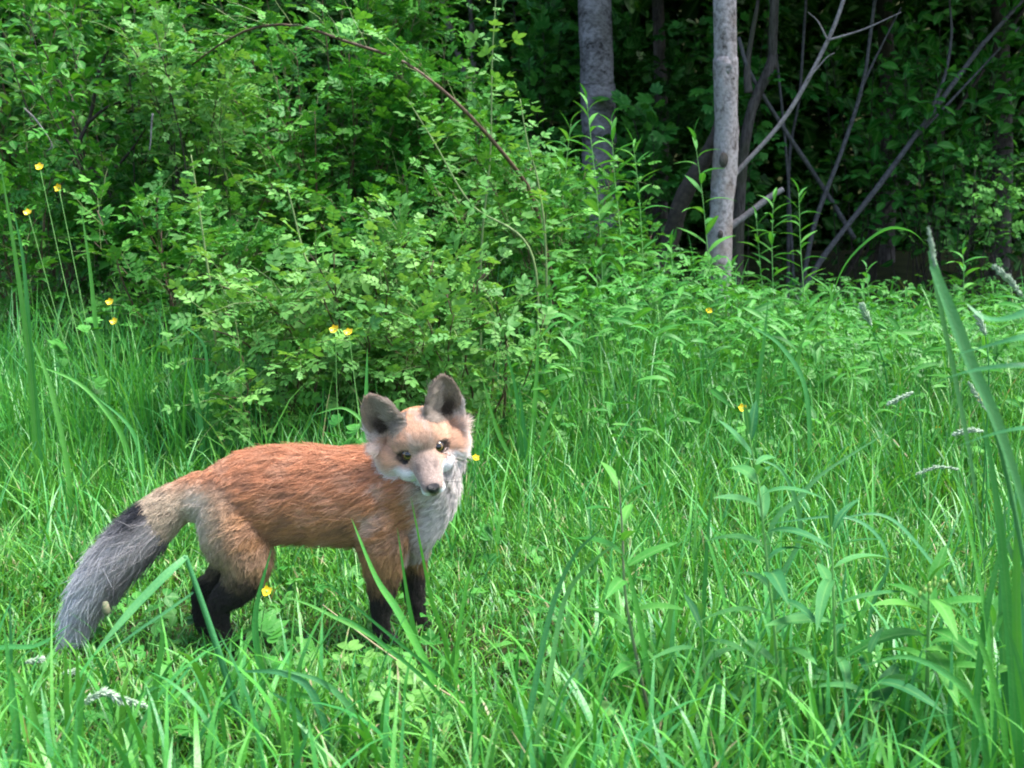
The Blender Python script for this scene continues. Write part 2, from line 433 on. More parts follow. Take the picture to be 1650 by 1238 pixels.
# ------------------------------------------------------------------ the fox
def build_fox():
    rng = np.random.default_rng(5)
    YF = 1.725
    fa = Acc()
    def loft(st, ref=(0, 1, 0), n=40, sides=20, Y=YF):
        """st rows: px, py, Y, half width (depth), half height"""
        c = np.array([P(s[0], s[1], s[2]) for s in st]); r = np.array([[s[3], s[4]] for s in st])
        path = spline(c, n); rr = np.maximum(spline(r, n), 0.003)
        V, Q, T = tube(path, rr[:, 1], sides, ref=ref, rb=rr[:, 0]); fa.add(V, Q, T)
        return path
    k = 1 / 994.0
    tor = [(278, 803, 838, .020), (315, 770, 842, .032), (345, 752, 858, .044), (385, 735, 874, .054), (430, 726, 872, .056), (490, 723, 872, .056), (550, 725, 876, .058),
           (605, 724, 880, .058), (645, 734, 878, .053), (678, 765, 866, .043), (700, 795, 850, .026)]
    torso = loft([(x, (t + b) / 2, YF, w, (b - t) / 2 * k) for x, t, b, w in tor], n=60, sides=28)
    YN, YR = YF - .034, YF + .034
    def limb(st, Y, dy0=0.0):
        return loft([(x, y, Y + dy0 * max(0, 1 - i / 3), r * 0.92, r) for i, (x, y, r) in enumerate(st)], n=48, sides=16)
    hindN = limb([(385, 760, .020), (370, 800, .044), (380, 862, .053), (396, 912, .038), (381, 948, .026), (354, 974, .0175), (357, 1008, .0125), (366, 1033, .0125), (392, 1040, .0115)], YN, .030)
    hindR = limb([(385, 760, .020), (366, 800, .040), (370, 858, .040), (370, 902, .029), (350, 932, .019), (327, 950, .0150), (323, 984, .0115), (330, 1010, .0115), (354, 1017, .0105)], YR, -.030)
    foreN = limb([(625, 755, .020), (614, 800, .042), (617, 862, .041), (617, 905, .032), (616, 950, .0225), (614, 990, .0150), (617, 1022, .0130), (638, 1040, .0120)], YN, .030)
    foreR = limb([(640, 760, .020), (648, 810, .038), (658, 868, .032), (664, 912, .022), (668, 955, .0160), (673, 988, .0128), (679, 1008, .0125), (698, 1017, .0110)], YR, -.030)
    tail = loft([(372, 800, YF, .012, .014), (338, 786, YF, .024, .026), (303, 799, YF, .027, .029), (264, 828, YF - .004, .031, .033), (221, 868, YF - .012, .032, .034), (179, 913, YF - .02, .030, .032),
                 (145, 962, YF - .026, .023, .025), (121, 1010, YF - .03, .014, .015), (107, 1046, YF - .032, .004, .005)], n=48)
    neck = loft([(600, 790, YF, .052, .055), (648, 775, YF - .008, .055, .056), (684, 752, YF - .026, .050, .050), (690, 735, YF - .044, .043, .044)], n=24)
    bib = loft([(700, 755, YF - .028, .040, .036), (703, 798, YF - .015, .038, .031), (686, 840, YF - .005, .034, .028), (664, 872, YF, .026, .022)], ref=(0, 1, 0), n=24)
    # head frame: R across, Fw along the muzzle, U up
    H0 = P(683.5, 732, 1.645)
    view = norm(np.array([0, 0, CAM_H]) - H0)
    a = math.radians(30.5)
    camu = np.array([0, SP, CP]); rgt = np.array([1.0, 0, 0])
    roll = math.radians(15.2)
    Rv = rgt * math.cos(roll) + camu * math.sin(roll)
    Uv = np.cross(view, Rv) ; Uv = norm(Uv)
    if Uv[2] < 0: Uv = -Uv
    Rv = norm(Rv - view * Rv.dot(view)); Uv = norm(np.cross(view, Rv)); Uv = Uv if Uv[2] > 0 else -Uv
    Fw = norm(view * math.cos(a) - Uv * math.sin(a)); Uh = norm(Uv * math.cos(a) + view * math.sin(a))
    HB = np.stack([Rv, Fw, Uh], -1)
    hl2w = lambda q: H0 + np.asarray(q, float) @ HB.T
    w2hl = lambda p: (np.asarray(p) - H0) @ HB
    def ell(c, r):
        u = np.linspace(0, math.pi, 15); v = np.linspace(0, 2 * math.pi, 24, endpoint=False)
        path = np.stack([0 * u, -np.cos(u), 0 * u], -1)
        ring = np.stack([np.sin(u)[:, None] * np.cos(v), -np.cos(u)[:, None] + 0 * v, np.sin(u)[:, None] * np.sin(v)], -1).reshape(-1, 3)
        i = np.arange(14)[:, None] * 24; j = np.arange(24)[None]; kk = (j + 1) % 24
        fa.add(hl2w(ring * np.asarray(r) + np.asarray(c)), np.stack([i + j, i + 24 + j, i + 24 + kk, i + kk], -1).reshape(-1, 4))
    def hloft(st, n=30):
        st = np.array(st); s = spline(st, n)
        c = hl2w(np.stack([0 * s[:, 0], s[:, 0], s[:, 1]], -1))
        V, Q, T = tube(c, np.maximum(s[:, 3], .003), 20, ref=tuple(Rv), rb=np.maximum(s[:, 2], .003)); fa.add(V, Q, T)
    ell((0, -.045, .010), (.046, .050, .040))
    for sg in (-1, 1):
        ell((sg * .037, -.042, -.018), (.031, .034, .030)); ell((sg * .034, -.058, -.048), (.028, .030, .032)); ell((sg * .0085, .040, -.0375), (.0095, .013, .0085))
        ell((sg * .026, -.022, .008), (.014, .016, .012)); ell((sg * .024, -.016, -.025), (.021, .024, .019))
    hloft([(-.034, -.004, .038, .034), (-.014, -.008, .030, .025), (.008, -.0168, .0235, .0190), (.030, -.0258, .0188, .0150), (.046, -.0308, .0160, .0125), (.055, -.033, .0115, .0095)])
    hloft([(-.025, -.034, .024, .015), (.010, -.039, .0165, .0100), (.036, -.0435, .0110, .0075), (.045, -.0445, .0060, .005)])
    ears = []
    for sg in (-1, 1):
        b0, tip = np.array([sg * .0410, -.032, .019]), np.array([sg * .0585, -.049, .0965])
        A = norm(tip - b0); L = np.linalg.norm(tip - b0)
        Wd = np.array([1.0, 0.10 * sg * -1, 0]); Wd = norm(Wd - A * Wd.dot(A)); Nn = np.cross(Wd, A); Nn = Nn if Nn[1] > 0 else -Nn
        Nn = norm(Nn + Wd * sg * 0.12); Wd = norm(Wd - Nn * Wd.dot(Nn))
        tt = np.linspace(-.12, 1.0, 22); ss = np.linspace(-1, 1, 17)
        prof = np.interp(tt, [-.12, 0, .15, .35, .55, .75, .9, 1.0], [.86, .95, 1.0, .98, .88, .70, .47, .18]) * .0335
        def sheet(th):
            out = []
            for t_, w_ in zip(tt, prof):
                cup = (.020 * (1 - .55 * max(t_, 0))) * (1 - ss ** 2)
                out.append(b0 + A * (t_ * L) + ss[:, None] * w_ * Wd - Nn * (cup + th)[:, None] + Nn * .004)
            return np.array(out).reshape(-1, 3)
        front, back = sheet(np.zeros(17)), sheet(np.full(17, .0048) )
        n1, n2 = 22, 17
        i = (np.arange(n1 - 1)[:, None] * n2 + np.arange(n2 - 1)[None]).ravel(); o = n1 * n2
        Q = [np.stack([i, i + 1, i + n2 + 1, i + n2], -1), np.stack([i + o, i + o + n2, i + o + n2 + 1, i + o + 1], -1)]
        e = np.arange(n1 - 1) * n2
        Q += [np.stack([e, e + n2, e + n2 + o, e + o], -1), np.stack([e + n2 - 1, e + n2 - 1 + o, e + 2 * n2 - 1 + o, e + 2 * n2 - 1], -1)]
        e = np.arange(n2 - 1)
        Q += [np.stack([e, e + o, e + 1 + o, e + 1], -1), np.stack([e + (n1 - 1) * n2, e + 1 + (n1 - 1) * n2, e + 1 + (n1 - 1) * n2 + o, e + (n1 - 1) * n2 + o], -1)]
        fa.add(hl2w(np.vstack([front, back])), np.concatenate(Q))
        ears.append((b0, tip, A, Wd, Nn, L, sg))
    # one continuous surface
    raw = link("fox_raw", fa.mesh("fox_raw", None))
    md = raw.modifiers.new("r", 'REMESH'); md.mode = 'VOXEL'; md.voxel_size = 0.0029; md.use_smooth_shade = True
    ms = raw.modifiers.new("s", 'SMOOTH'); ms.factor = 0.5; ms.iterations = 5
    dg = bpy.context.evaluated_depsgraph_get()
    me = bpy.data.meshes.new_from_object(raw.evaluated_get(dg))
    bpy.data.objects.remove(raw)
    nv = len(me.vertices)
    co = np.zeros(nv * 3, np.float32); me.vertices.foreach_get("co", co); co = co.reshape(-1, 3).astype(float)
    me.calc_loop_triangles()
    tr = np.zeros(len(me.loop_triangles) * 3, np.int32); me.loop_triangles.foreach_get("vertices", tr); tr = tr.reshape(-1, 3)
    vn = np.zeros(nv * 3, np.float32); me.vertices.foreach_get("normal", vn); vn = vn.reshape(-1, 3).astype(float)

    # flow field of the coat: samples along "bones" carrying direction and hair length
    B_p, B_d, B_l, B_r = [], [], [], []
    def bone(path, length, reg, d=None, step=2):
        path = np.asarray(path); t = norm(np.gradient(path, axis=0)) if d is None else np.broadcast_to(norm(np.array(d)), path.shape)
        L = np.interp(np.linspace(0, 1, len(path)), np.linspace(0, 1, len(length)), length)
        for q, dd, ll in zip(path[::step], t[::step], L[::step]):
            B_p.append(q); B_d.append(dd); B_l.append(ll); B_r.append(reg)
    bone(torso[2:18], [.012, .014], 0, d=(-.72, 0, -.70), step=1)
    bone(torso[18:][::-1], [.016, .019, .020, .020], 0, d=(-1, 0, -.30))
    bone(hindN, [.014, .013, .011, .008, .006], 1); bone(hindR, [.014, .013, .011, .008, .006], 1)
    bone(foreN, [.014, .013, .010, .007, .006], 2); bone(foreR, [.014, .013, .010, .007, .006], 2)
    bone(tail[4:], [.012, .018, .023, .025, .023, .020], 3)
    bone(neck, [.014, .018, .022], 4, d=(-.75, 0, -.55))
    bone(bib, [.016, .017, .014], 5, d=(.12, -.15, -1))
    headc = hl2w([[0, -.045, .010], [.03, -.04, -.01], [-.03, -.04, -.01], [0, -.02, 0], [0, .01, -.016], [0, .03, -.025], [0, .05, -.03]])
    for q in headc: B_p.append(q); B_d.append(-Fw); B_l.append(.012); B_r.append(6)
    for (b0, tip, A, Wd, Nn, L, sg) in ears:
        for t_ in np.linspace(0.15, 1, 8):
            B_p.append(hl2w(b0 + A * t_ * L - Nn * .008)); B_d.append(A @ HB.T); B_l.append(.006); B_r.append(7)
    B_p, B_d, B_l, B_r = map(np.array, (B_p, B_d, B_l, B_r))
    # local thickness of each bone so that fat bones keep their share
    rad = {0: .065, 1: .03, 2: .024, 3: .04, 4: .055, 5: .035, 6: .045, 7: .016}
    B_t = np.array([rad[r] for r in B_r])

    def field(p):
        d_out, l_out, reg = np.zeros_like(p), np.zeros(len(p)), np.zeros(len(p), int)
        for s in range(0, len(p), 4000):
            q = p[s:s + 4000]
            D = np.linalg.norm(q[:, None] - B_p[None], axis=2) / B_t[None]
            w = 1 / (D + .05) ** 7
            w /= w.sum(1, keepdims=True)
            d_out[s:s + 4000] = w @ B_d; l_out[s:s + 4000] = w @ B_l; reg[s:s + 4000] = B_r[D.argmin(1)]
        return norm(d_out), l_out, reg

    field0 = field
    def field(p):
        d, l, r = field0(p)
        hl = w2hl(p)
        for (b0, tip, A, Wd, Nn, L, sg) in ears:
            q = hl - b0; s = (q @ Wd) / .0335; t = (q @ A) / L; dn = q @ Nn
            m = (t > .06) & (t < 1.15) & (np.abs(s) < 1.06) & (dn < .010) & (dn > -.030) & (r >= 4)
            r[m] = 7; l[m] = .0042; d[m] = A @ HB.T
        return d, l, r
    X = lambda px: P(px, 850, YF)[0]
    Zp = lambda py: P(600, py, YF)[2]
    tailn = tail
    def mixc(c, d, w): return c * (1 - w[:, None]) + np.asarray(d) * w[:, None]

    def colour(p, n, reg, rnd, patch):
        x, z = p[:, 0], p[:, 2]
        fx = 825 + x / (X(825.5) - X(824.5)); fz = np.interp(z, [Zp(1060), Zp(900), Zp(780), Zp(600)], [1060, 900, 780, 600])
        hl = w2hl(p)
        c = np.zeros((len(p), 3)) + np.array([.47, .205, .105])
        # trunk
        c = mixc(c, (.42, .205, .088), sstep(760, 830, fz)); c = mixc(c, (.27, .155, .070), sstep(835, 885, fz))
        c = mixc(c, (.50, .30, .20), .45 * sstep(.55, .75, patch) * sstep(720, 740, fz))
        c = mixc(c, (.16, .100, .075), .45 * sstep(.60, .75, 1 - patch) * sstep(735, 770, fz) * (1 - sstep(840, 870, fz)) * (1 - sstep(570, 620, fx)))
        c = mixc(c, (.60, .42, .33), .75 * sstep(590, 600, fx) * (1 - sstep(612, 640, fx)) * sstep(745, 770, fz) * (1 - sstep(835, 860, fz)) * sstep(.4, .6, patch))
        rump = (1 - sstep(345, 420, fx)) * sstep(755, 800, fz)
        c = mixc(c, (.46, .37, .27), rump * .9)
        thigh = (1 - sstep(385, 450, fx)) * sstep(800, 850, fz)
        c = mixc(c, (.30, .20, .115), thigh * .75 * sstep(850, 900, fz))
        c = mixc(c, (.60, .52, .43), .7 * sstep(305, 325, fx) * (1 - sstep(335, 365, fx)) * sstep(770, 795, fz) * (1 - sstep(835, 870, fz)))
        # legs
        legs = np.isin(reg, (1, 2))
        hind = legs & (reg == 1); fore = legs & (reg == 2)
        c[fore] = mixc(c[fore], (.36, .19, .08), np.full(fore.sum(), .7))
        for m, a0, a1 in ((hind, 890, 945), (fore, 895, 950)):
            w = sstep(a0, a1, fz[m] + 25 * (patch[m] - .5))
            c[m] = mixc(c[m], (.020, .014, .012), w)
        # neck and bib
        front = sstep(655, 700, fx) * sstep(700, 770, fz) * (reg >= 3) * (reg <= 5)
        front = np.maximum(front, np.isin(reg, (0, 4, 5)) * sstep(662, 700, fx + .12 * (fz - 800) + 18 * (patch - .5)) * sstep(690, 730, fz))
        front = front * (1 - .0 * fz)
        c = mixc(c, (.62, .55, .52), front * (reg != 3))
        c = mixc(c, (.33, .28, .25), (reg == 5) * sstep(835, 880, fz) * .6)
        # tail
        tl = reg == 3
        if tl.any():
            D = np.linalg.norm(p[tl][:, None] - tailn[None], axis=2); ti = D.argmin(1); t = ti / (len(tailn) - 1)
            tt = norm(np.gradient(tailn, axis=0))[ti]
            upv = np.array([0, 0, 1.0]) - tt * tt[:, 2:3]; upv = norm(upv)
            topn = ((p[tl] - tailn[ti]) * upv).sum(1) / .04
            ct = np.zeros((tl.sum(), 3)) + np.array([.46, .23, .115])
            ct = mixc(ct, (.50, .40, .29), 1 - sstep(-.1, .55, topn))
            dk = sstep(.16, .38, t + .16 * (patch[tl] - .5))
            ct = mixc(ct, (.30, .275, .27), dk)
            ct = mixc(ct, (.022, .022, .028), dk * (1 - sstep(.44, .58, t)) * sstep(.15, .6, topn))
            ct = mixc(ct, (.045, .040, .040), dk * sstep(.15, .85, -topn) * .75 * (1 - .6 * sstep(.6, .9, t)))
            ct = mixc(ct, (.46, .465, .50), sstep(.40, .80, t) * sstep(-.5, .3, topn + .3 * (patch[tl] - .5)))
            ct = mixc(ct, (.72, .73, .80), sstep(.76, .95, t))
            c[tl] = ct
        # head
        hd = reg == 6
        if hd.any():
            R, Fq, U = hl[hd].T; ar = np.abs(R)
            ch = np.zeros((hd.sum(), 3)) + np.array([.64, .385, .255])
            ch = mixc(ch, (.56, .27, .12), sstep(.03, .05, U) * sstep(.02, .05, -Fq))           # crown
            ch = mixc(ch, (.52, .365, .265), (1 - sstep(.010, .026, ar)) * sstep(-.06, -.02, Fq) * (1 - sstep(.02, .045, U)) * .8)   # between the eyes
            ch = mixc(ch, (.60, .50, .43), sstep(.52, .62, patch[hd]) * (1 - sstep(.012, .022, ar)) * sstep(.000, .012, U) * .5)
            ch = mixc(ch, (.36, .28, .245), sstep(-.008, .022, Fq) * .85)                            # top of the muzzle
            cu = np.interp(Fq, [-.014, .008, .030, .046, .056], [-.010, -.0165, -.0255, -.0305, -.033]); low = sstep(-.001, .005, cu - U)
            side = np.where(Fq > -.010, low * sstep(.005, .009, ar), 0)
            ch = mixc(ch, (.90, .88, .88), np.clip(side, 0, 1))                                   # white lips
            ck = sstep(.008, .026, -U) * sstep(-.012, .006, -Fq) * sstep(.016, .028, ar)
            ch = mixc(ch, (.76, .68, .65), ck * .95)                                             # pale cheeks
            ch = mixc(ch, (.62, .58, .56), sstep(.030, .042, -U) * sstep(.0, .02, -Fq) * .8)       # throat
            ruff = sstep(.050, .066, ar) * (1 - sstep(.01, .035, U))
            ch = mixc(ch, (.76, .64, .58), ruff * .85)
            for sg in (-1, 1):
                de = np.sqrt(((R - sg * .0233) / 1.15) ** 2 + (U + .001) ** 2)
                ch = mixc(ch, (.035, .025, .022), (1 - sstep(.0122, .0146, de)) * (Fq > -.04) * (Fq < -.001))
                dt = np.sqrt((R - sg * .0130) ** 2 + ((U + .0085) / 1.1) ** 2)
                ch = mixc(ch, (.12, .08, .065), (1 - sstep(.002, .0055, dt)) * .5 * (Fq > -.04))
                do = np.sqrt((R - sg * .0365) ** 2 + ((U + .003) / .6) ** 2)
                ch = mixc(ch, (.22, .13, .09), (1 - sstep(.002, .006, do)) * .6 * (Fq > -.05))
            ch = mixc(ch, (.02, .016, .016), sstep(.052, .056, Fq) * (ar < .008))
            c[hd] = ch
        er = reg == 7
        if er.any():
            ce = np.zeros((er.sum(), 3)); he = hl[er]; ne = (n[er]) @ HB
            for (b0, tip, A, Wd, Nn, L, sg) in ears:
                m = np.sign(he[:, 0]) == sg
                s = ((he[m] - b0) * Wd).sum(1) / .0335 * sg; t = ((he[m] - b0) * A).sum(1) / L
                inn = ((ne[m] * Nn).sum(1) > -.15) | (t < .3)
                cc = np.zeros((m.sum(), 3)) + np.array([.13, .075, .055])
                cin = np.zeros((m.sum(), 3)) + np.array([.34, .26, .20])
                cin = mixc(cin, (.035, .020, .016), (1 - sstep(.35, .72, t)) * sstep(.08, .16, t) * sstep(-.25, .15, s) * (1 - sstep(.45, .8, s)) * .95)
                cin = mixc(cin, (.34, .27, .22), (1 - sstep(-.55, -.15, s)) * (1 - sstep(.75, .95, t)) * .8)
                cin = mixc(cin, (.66, .60, .58), sstep(.80, .92, s) * (1 - sstep(.72, .9, t)))
                cin = mixc(cin, (.60, .45, .35), (1 - sstep(.06, .20, t)) * .9); cin = mixc(cin, (.64, .55, .50), sstep(.45, .7, s) * (1 - sstep(.18, .36, t)))
                cc = np.where(inn[:, None], cin, mixc(cc, (.52, .26, .12), 1 - sstep(.05, .35, t)))
                ce[m] = cc
            c[er] = ce
        c = c * (1 + .38 * (rnd[:, None] - .5))
        return np.clip(c, .005, .95)

    def patchy(p):
        q = p * 62.0
        v = np.sin(q[:, 0] + 1.7 * np.sin(q[:, 2] * .8)) * np.sin(q[:, 2] * 1.3 + 1.1 * np.sin(q[:, 0] * .7)) + .6 * np.sin(q[:, 0] * 2.3 - q[:, 2] * 1.9) * np.sin(q[:, 1] * 2 + q[:, 2] * 2.7)
        return np.clip(.5 + .36 * v, 0, 1)

    # skin colour
    fl, ln, rg = field(co)
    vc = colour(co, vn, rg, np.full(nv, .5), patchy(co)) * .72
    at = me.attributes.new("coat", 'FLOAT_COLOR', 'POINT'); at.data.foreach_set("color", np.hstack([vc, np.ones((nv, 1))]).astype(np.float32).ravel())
    m, nt, b, out = new_mat("fox_coat")
    an = N(nt, "ShaderNodeAttribute", attribute_name="coat"); nt.links.new(an.outputs["Color"], b.inputs["Base Color"])
    b.inputs["Roughness"].default_value = .62; b.inputs["Specular IOR Level"].default_value = .28
    b.inputs["Sheen Weight"].default_value = .12; b.inputs["Sheen Roughness"].default_value = .5
    me.materials.clear(); me.materials.append(m)
    me.polygons.foreach_set("use_smooth", np.ones(len(me.polygons), bool))
    me.name = "body"
    base = np.array([P(500, 1040, YF)[0], YF, 0.0])
    fox = root("red_fox", base, "young red fox with black legs and grey tail standing in the grass", "fox")
    body = link("body", me, fox, loc=tuple(-base))

    # coat strands
    tri = co[tr]; area = np.linalg.norm(np.cross(tri[:, 1] - tri[:, 0], tri[:, 2] - tri[:, 0]), axis=1)
    cen = tri.mean(1); _, _, rt = field(cen)
    dens = np.array([1.0, 1.0, 1.1, 1.1, 1.0, 1.0, 2.8, 2.2])[rt]
    NS = 210000
    pr = area * dens; idx = rng.choice(len(tr), NS, p=pr / pr.sum())
    u = rng.random((NS, 2)); sw = u.sum(1) > 1; u[sw] = 1 - u[sw]
    bc = np.stack([1 - u.sum(1), u[:, 0], u[:, 1]], -1)
    p = (co[tr[idx]] * bc[..., None]).sum(1); n = norm((vn[tr[idx]] * bc[..., None]).sum(1))
    fl, ln, rg = field(p)
    hl = w2hl(p)
    keep = np.ones(NS, bool)
    for sg in (-1, 1):
        de = np.sqrt(((hl[:, 0] - sg * .0233) / 1.1) ** 2 + (hl[:, 2]) ** 2)
        keep &= ~((de < .0120) & (hl[:, 1] > -.035) & (hl[:, 1] < -.0015) & (rg == 6))
    keep &= ~((hl[:, 1] > .053) & (np.abs(hl[:, 0]) < .011))
    p, n, fl, ln, rg, hl = (q[keep] for q in (p, n, fl, ln, rg, hl))
    M = len(p)
    hd = rg == 6
    # head flow: back from the nose, outwards on the cheeks
    nose = hl2w([0, .058, -.030])
    fh = norm(p[hd] - nose)
    ck = sstep(.02, .05, np.abs(hl[hd, 0])) * (1 - sstep(.0, .04, hl[hd, 2]))
    fh = norm(fh + ck[:, None] * ((np.sign(hl[hd, :1]) * .9) * Rv[None] - .75 * Uh[None]))
    fl[hd] = fh
    Lh = np.interp(np.linalg.norm(p[hd] - nose, axis=1), [0, .03, .06, .09, .13], [.0022, .004, .0075, .012, .018])
    Lh = Lh * (1 + ck * .35)
    top = sstep(.012, .035, hl[hd, 2]); Lh = Lh * (1 - .5 * top)
    eyed = np.minimum(np.hypot(hl[hd, 0] - 0.0233, hl[hd, 2]), np.hypot(hl[hd, 0] + 0.0233, hl[hd, 2])); Lh = Lh * np.interp(eyed, [.010, .022], [.35, 1.0])
    ln[hd] = Lh
    rnd = rng.random(M); pt = patchy(p)
    col = colour(p, n, rg, rnd, pt)
    ln = ln * np.where(rg == 3, rng.uniform(.5, 1.5, M), rng.uniform(.65, 1.2, M))
    lift = np.array([.34, .34, .28, .42, .38, .42, .30, .35])[rg] * (.55 + .9 * patchy(p * .55 + 3))
    guard = rng.random(M) < .10
    ln = np.where(guard & ~hd, ln * 1.45, ln)
    lift = lift * np.where((p[:, 0] < X(362)) & (p[:, 0] > X(285)) & (p[:, 2] > Zp(800)), .45, 1)
    lift = lift * np.where(guard & ~hd, 1.5, 1)
    lift = np.where(hd, np.interp(ln, [.003, .012, .025], [.18, .32, .42]), lift)
    # pale hairs that cross the ear cup from the inner rim
    for (b0, tip, A, Wd, Nn, L, sg) in ears:
        m_ = (rg == 7) & (np.sign(hl[:, 0]) == sg)
        s = ((hl - b0) @ Wd) / .0335 * sg; t = ((hl - b0) @ A) / L
        inn = ((n @ HB) @ Nn) > 0
        sel = m_ & inn & (s < -.15) & (t < .78) & (t > .06)
        fl[sel] = norm((Wd * sg * .55 + A * .8 + Nn * .25) @ HB.T); ln[sel] = rng.uniform(.010, .021, sel.sum()); lift[sel] = .25
        col[sel] = np.array([.36, .295, .24]) * rng.uniform(.6, 1.2, (sel.sum(), 1))
        sel = m_ & (s > .86) & (t < .8)
        fl[sel] = norm((Wd * sg * .4 + A * .9) @ HB.T); ln[sel] = rng.uniform(.005, .010, sel.sum())
        sel = m_ & (t < .12) & inn
        fl[sel] = norm((A + Nn * .1) @ HB.T); ln[sel] = rng.uniform(.006, .010, sel.sum()); lift[sel] = .15
    jit = rng.normal(0, .24, (M, 3))
    cl = np.stack([np.sin(p[:, 0] * 410 + p[:, 2] * 190), np.sin(p[:, 1] * 390 + p[:, 2] * 230), np.sin(p[:, 2] * 450 - p[:, 0] * 170 + 2 * np.sin(p[:, 0] * 90))], -1) * .30
    f = fl + jit + cl * (~hd[:, None] * .9 + .25 * hd[:, None])
    tng = norm(f - n * (f * n).sum(1, keepdims=True))
    d0 = norm(tng + n * (lift * 2.2)[:, None]); d1 = norm(tng + n * (lift * .55)[:, None]); d2 = norm(tng * 1 + n * (lift * .15)[:, None] + np.array([0, 0, -.12]))
    seg = (ln / 4)[:, None]
    pts = np.stack([p - n * .0012, p + d0 * seg, p + (d0 + d1) * seg, p + (d0 + d1 * 1.6 + d2 * .4) * seg, p + (d0 + d1 * 1.8 + d2 * 1.2) * seg], 1)
    # hairs gather into tufts: tips are drawn towards a clump's leading hair and share its shade
    from mathutils.kdtree import KDTree
    lead = rng.choice(M, 11000, replace=False); kd = KDTree(len(lead))
    for i_, q_ in enumerate(p[lead]): kd.insert(q_, i_)
    kd.balance()
    ci = np.array([kd.find(q_)[1] for q_ in p])
    pull = np.where(hd | (rg == 7), .18, .55) * rng.uniform(.6, 1.1, M) * np.where(guard, .15, 1)
    wt = np.array([0, .10, .40, .75, 1.0])
    rel = pts[lead][ci] - pts                                  # towards the leading hair
    near = np.linalg.norm(rel[:, 0], axis=1) < .02
    pts = pts + rel * (pull * near)[:, None, None] * wt[None, :, None]
    shade = rng.normal(1, .12, len(lead))[ci]
    col = np.clip(col * np.where(hd | (rg == 7), 1 + (shade - 1) * .5, shade)[:, None], .004, .95)
    hc = bpy.data.hair_curves.new("fur")
    hc.add_curves([5] * M)
    hc.attributes["position"].data.foreach_set("vector", (pts - 0).astype(np.float32).ravel())
    ra = hc.attributes.get("radius") or hc.attributes.new("radius", 'FLOAT', 'POINT')
    base_r = np.array([.00032, .00032, .00028, .00036, .00034, .00036, .00022, .00020])[rg]
    rr = base_r[:, None] * np.array([1, 1, .85, .6, .15])[None]
    ra.data.foreach_set("value", rr.astype(np.float32).ravel())
    ca = hc.attributes.new("coat", 'FLOAT_COLOR', 'POINT')
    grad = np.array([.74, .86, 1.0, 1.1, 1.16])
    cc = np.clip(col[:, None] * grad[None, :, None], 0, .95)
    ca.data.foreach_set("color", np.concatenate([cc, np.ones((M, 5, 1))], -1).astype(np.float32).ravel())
    hc.materials.append(m)
    link("fur", hc, body)

    # eyes, nose, mouth, whiskers
    dark = plain_mat("eye_dark", (.008, .006, .005), rough=.06, spec=.8)
    iris_m = plain_mat("amber_iris", (.13, .080, .022), (.20, .125, .04), rough=.08, scale=900, spec=.8)
    nose_m = plain_mat("nose_leather", (.010, .009, .010), (.022, .019, .020), rough=.32, scale=900, spec=.6, bump=.5, bscale=1200)
    def cap(r, th, n=8, sides=20):
        u = np.linspace(0, th, n); v = np.linspace(0, 2 * math.pi, sides, endpoint=False)
        V = np.stack([np.sin(u)[:, None] * np.cos(v) * r, np.cos(u)[:, None] * r + 0 * v, np.sin(u)[:, None] * np.sin(v) * r], -1).reshape(-1, 3)
        i = np.arange(n - 1)[:, None] * sides; j = np.arange(sides)[None]; kk = (j + 1) % sides
        return V, np.stack([i + j, i + kk, i + sides + kk, i + sides + j], -1).reshape(-1, 4)
    vdir = w2hl(np.array([0, 0, CAM_H])) - np.array([0, 0, 0.0])
    for sg in (-1, 1):
        c = np.array([sg * .0228, -.0100, .0008])
        gaze = norm(norm(vdir) + np.array([sg * .12, 0, -.05])); s_ = norm(np.cross(gaze, [0, 0, 1])); t_ = np.cross(s_, gaze)
        G = np.stack([s_, gaze, t_], -1)
        def part(nm, r, th, mat, par):
            V, Q = cap(r, th)
            o = link(nm, mesh_np(nm, hl2w(V @ G.T + c) - base, Q, mat=mat), par)
            return o
        e = part("eye", .0118, math.pi, dark, fox)
        part("iris", 0.01197, .58, iris_m, e); part("pupil", .01212, .38, dark, e)
    na = Acc()
    u = np.linspace(0, math.pi, 14); v = np.linspace(0, 2 * math.pi, 24, endpoint=False)
    sx = np.sin(u)[:, None] * np.cos(v); sy = -np.cos(u)[:, None] + 0 * v; sz = np.sin(u)[:, None] * np.sin(v)
    wid = .0098 * (1 + .30 * np.clip(sz, -1, 1))
    V = np.stack([sx * wid, sy * .0080 - .0022 * np.exp(-((np.abs(sx) - .5) ** 2 + (sz + .1) ** 2) / .05) * (sy > 0), sz * .0078], -1).reshape(-1, 3)
    i = np.arange(13)[:, None] * 24; j = np.arange(24)[None]; kk = (j + 1) % 24
    link("nose", mesh_np("nose", hl2w(V + np.array([0, .0555, -.0285])) - base, np.stack([i + j, i + 24 + j, i + 24 + kk, i + kk], -1).reshape(-1, 4), mat=nose_m), fox)
    mp = hl2w([[-.0105, .034, -.0405], [-.007, .046, -.0405], [0, .0525, -.0395], [.007, .046, -.0405], [.0105, .034, -.0405]])
    V, Q, T = tube(spline(mp, 16), .0012, 6); link("mouth", mesh_np("mouth", V - base, Q, T, mat=dark), fox)
    wa = Acc()
    for sg in (-1, 1):
        for q in range(7):
            s0 = np.array([sg * .0105, .030 + .012 * rng.random(), -.028 - .008 * rng.random()])
            d = norm([sg * 1.0, rng.uniform(-.6, .15), rng.uniform(-.45, .15)]); L = rng.uniform(.03, .05)
            t = np.linspace(0, 1, 6)[:, None]
            V, Q, T = tube(hl2w(s0 + d * L * t + np.array([0, -.3, -.25]) * L * t ** 2), np.linspace(.00022, .00008, 6), 3); wa.add(V, Q, T)
    wm = wa.mesh("whiskers", dark, origin=base); tag(link("whiskers", wm, fox), kind="stuff")
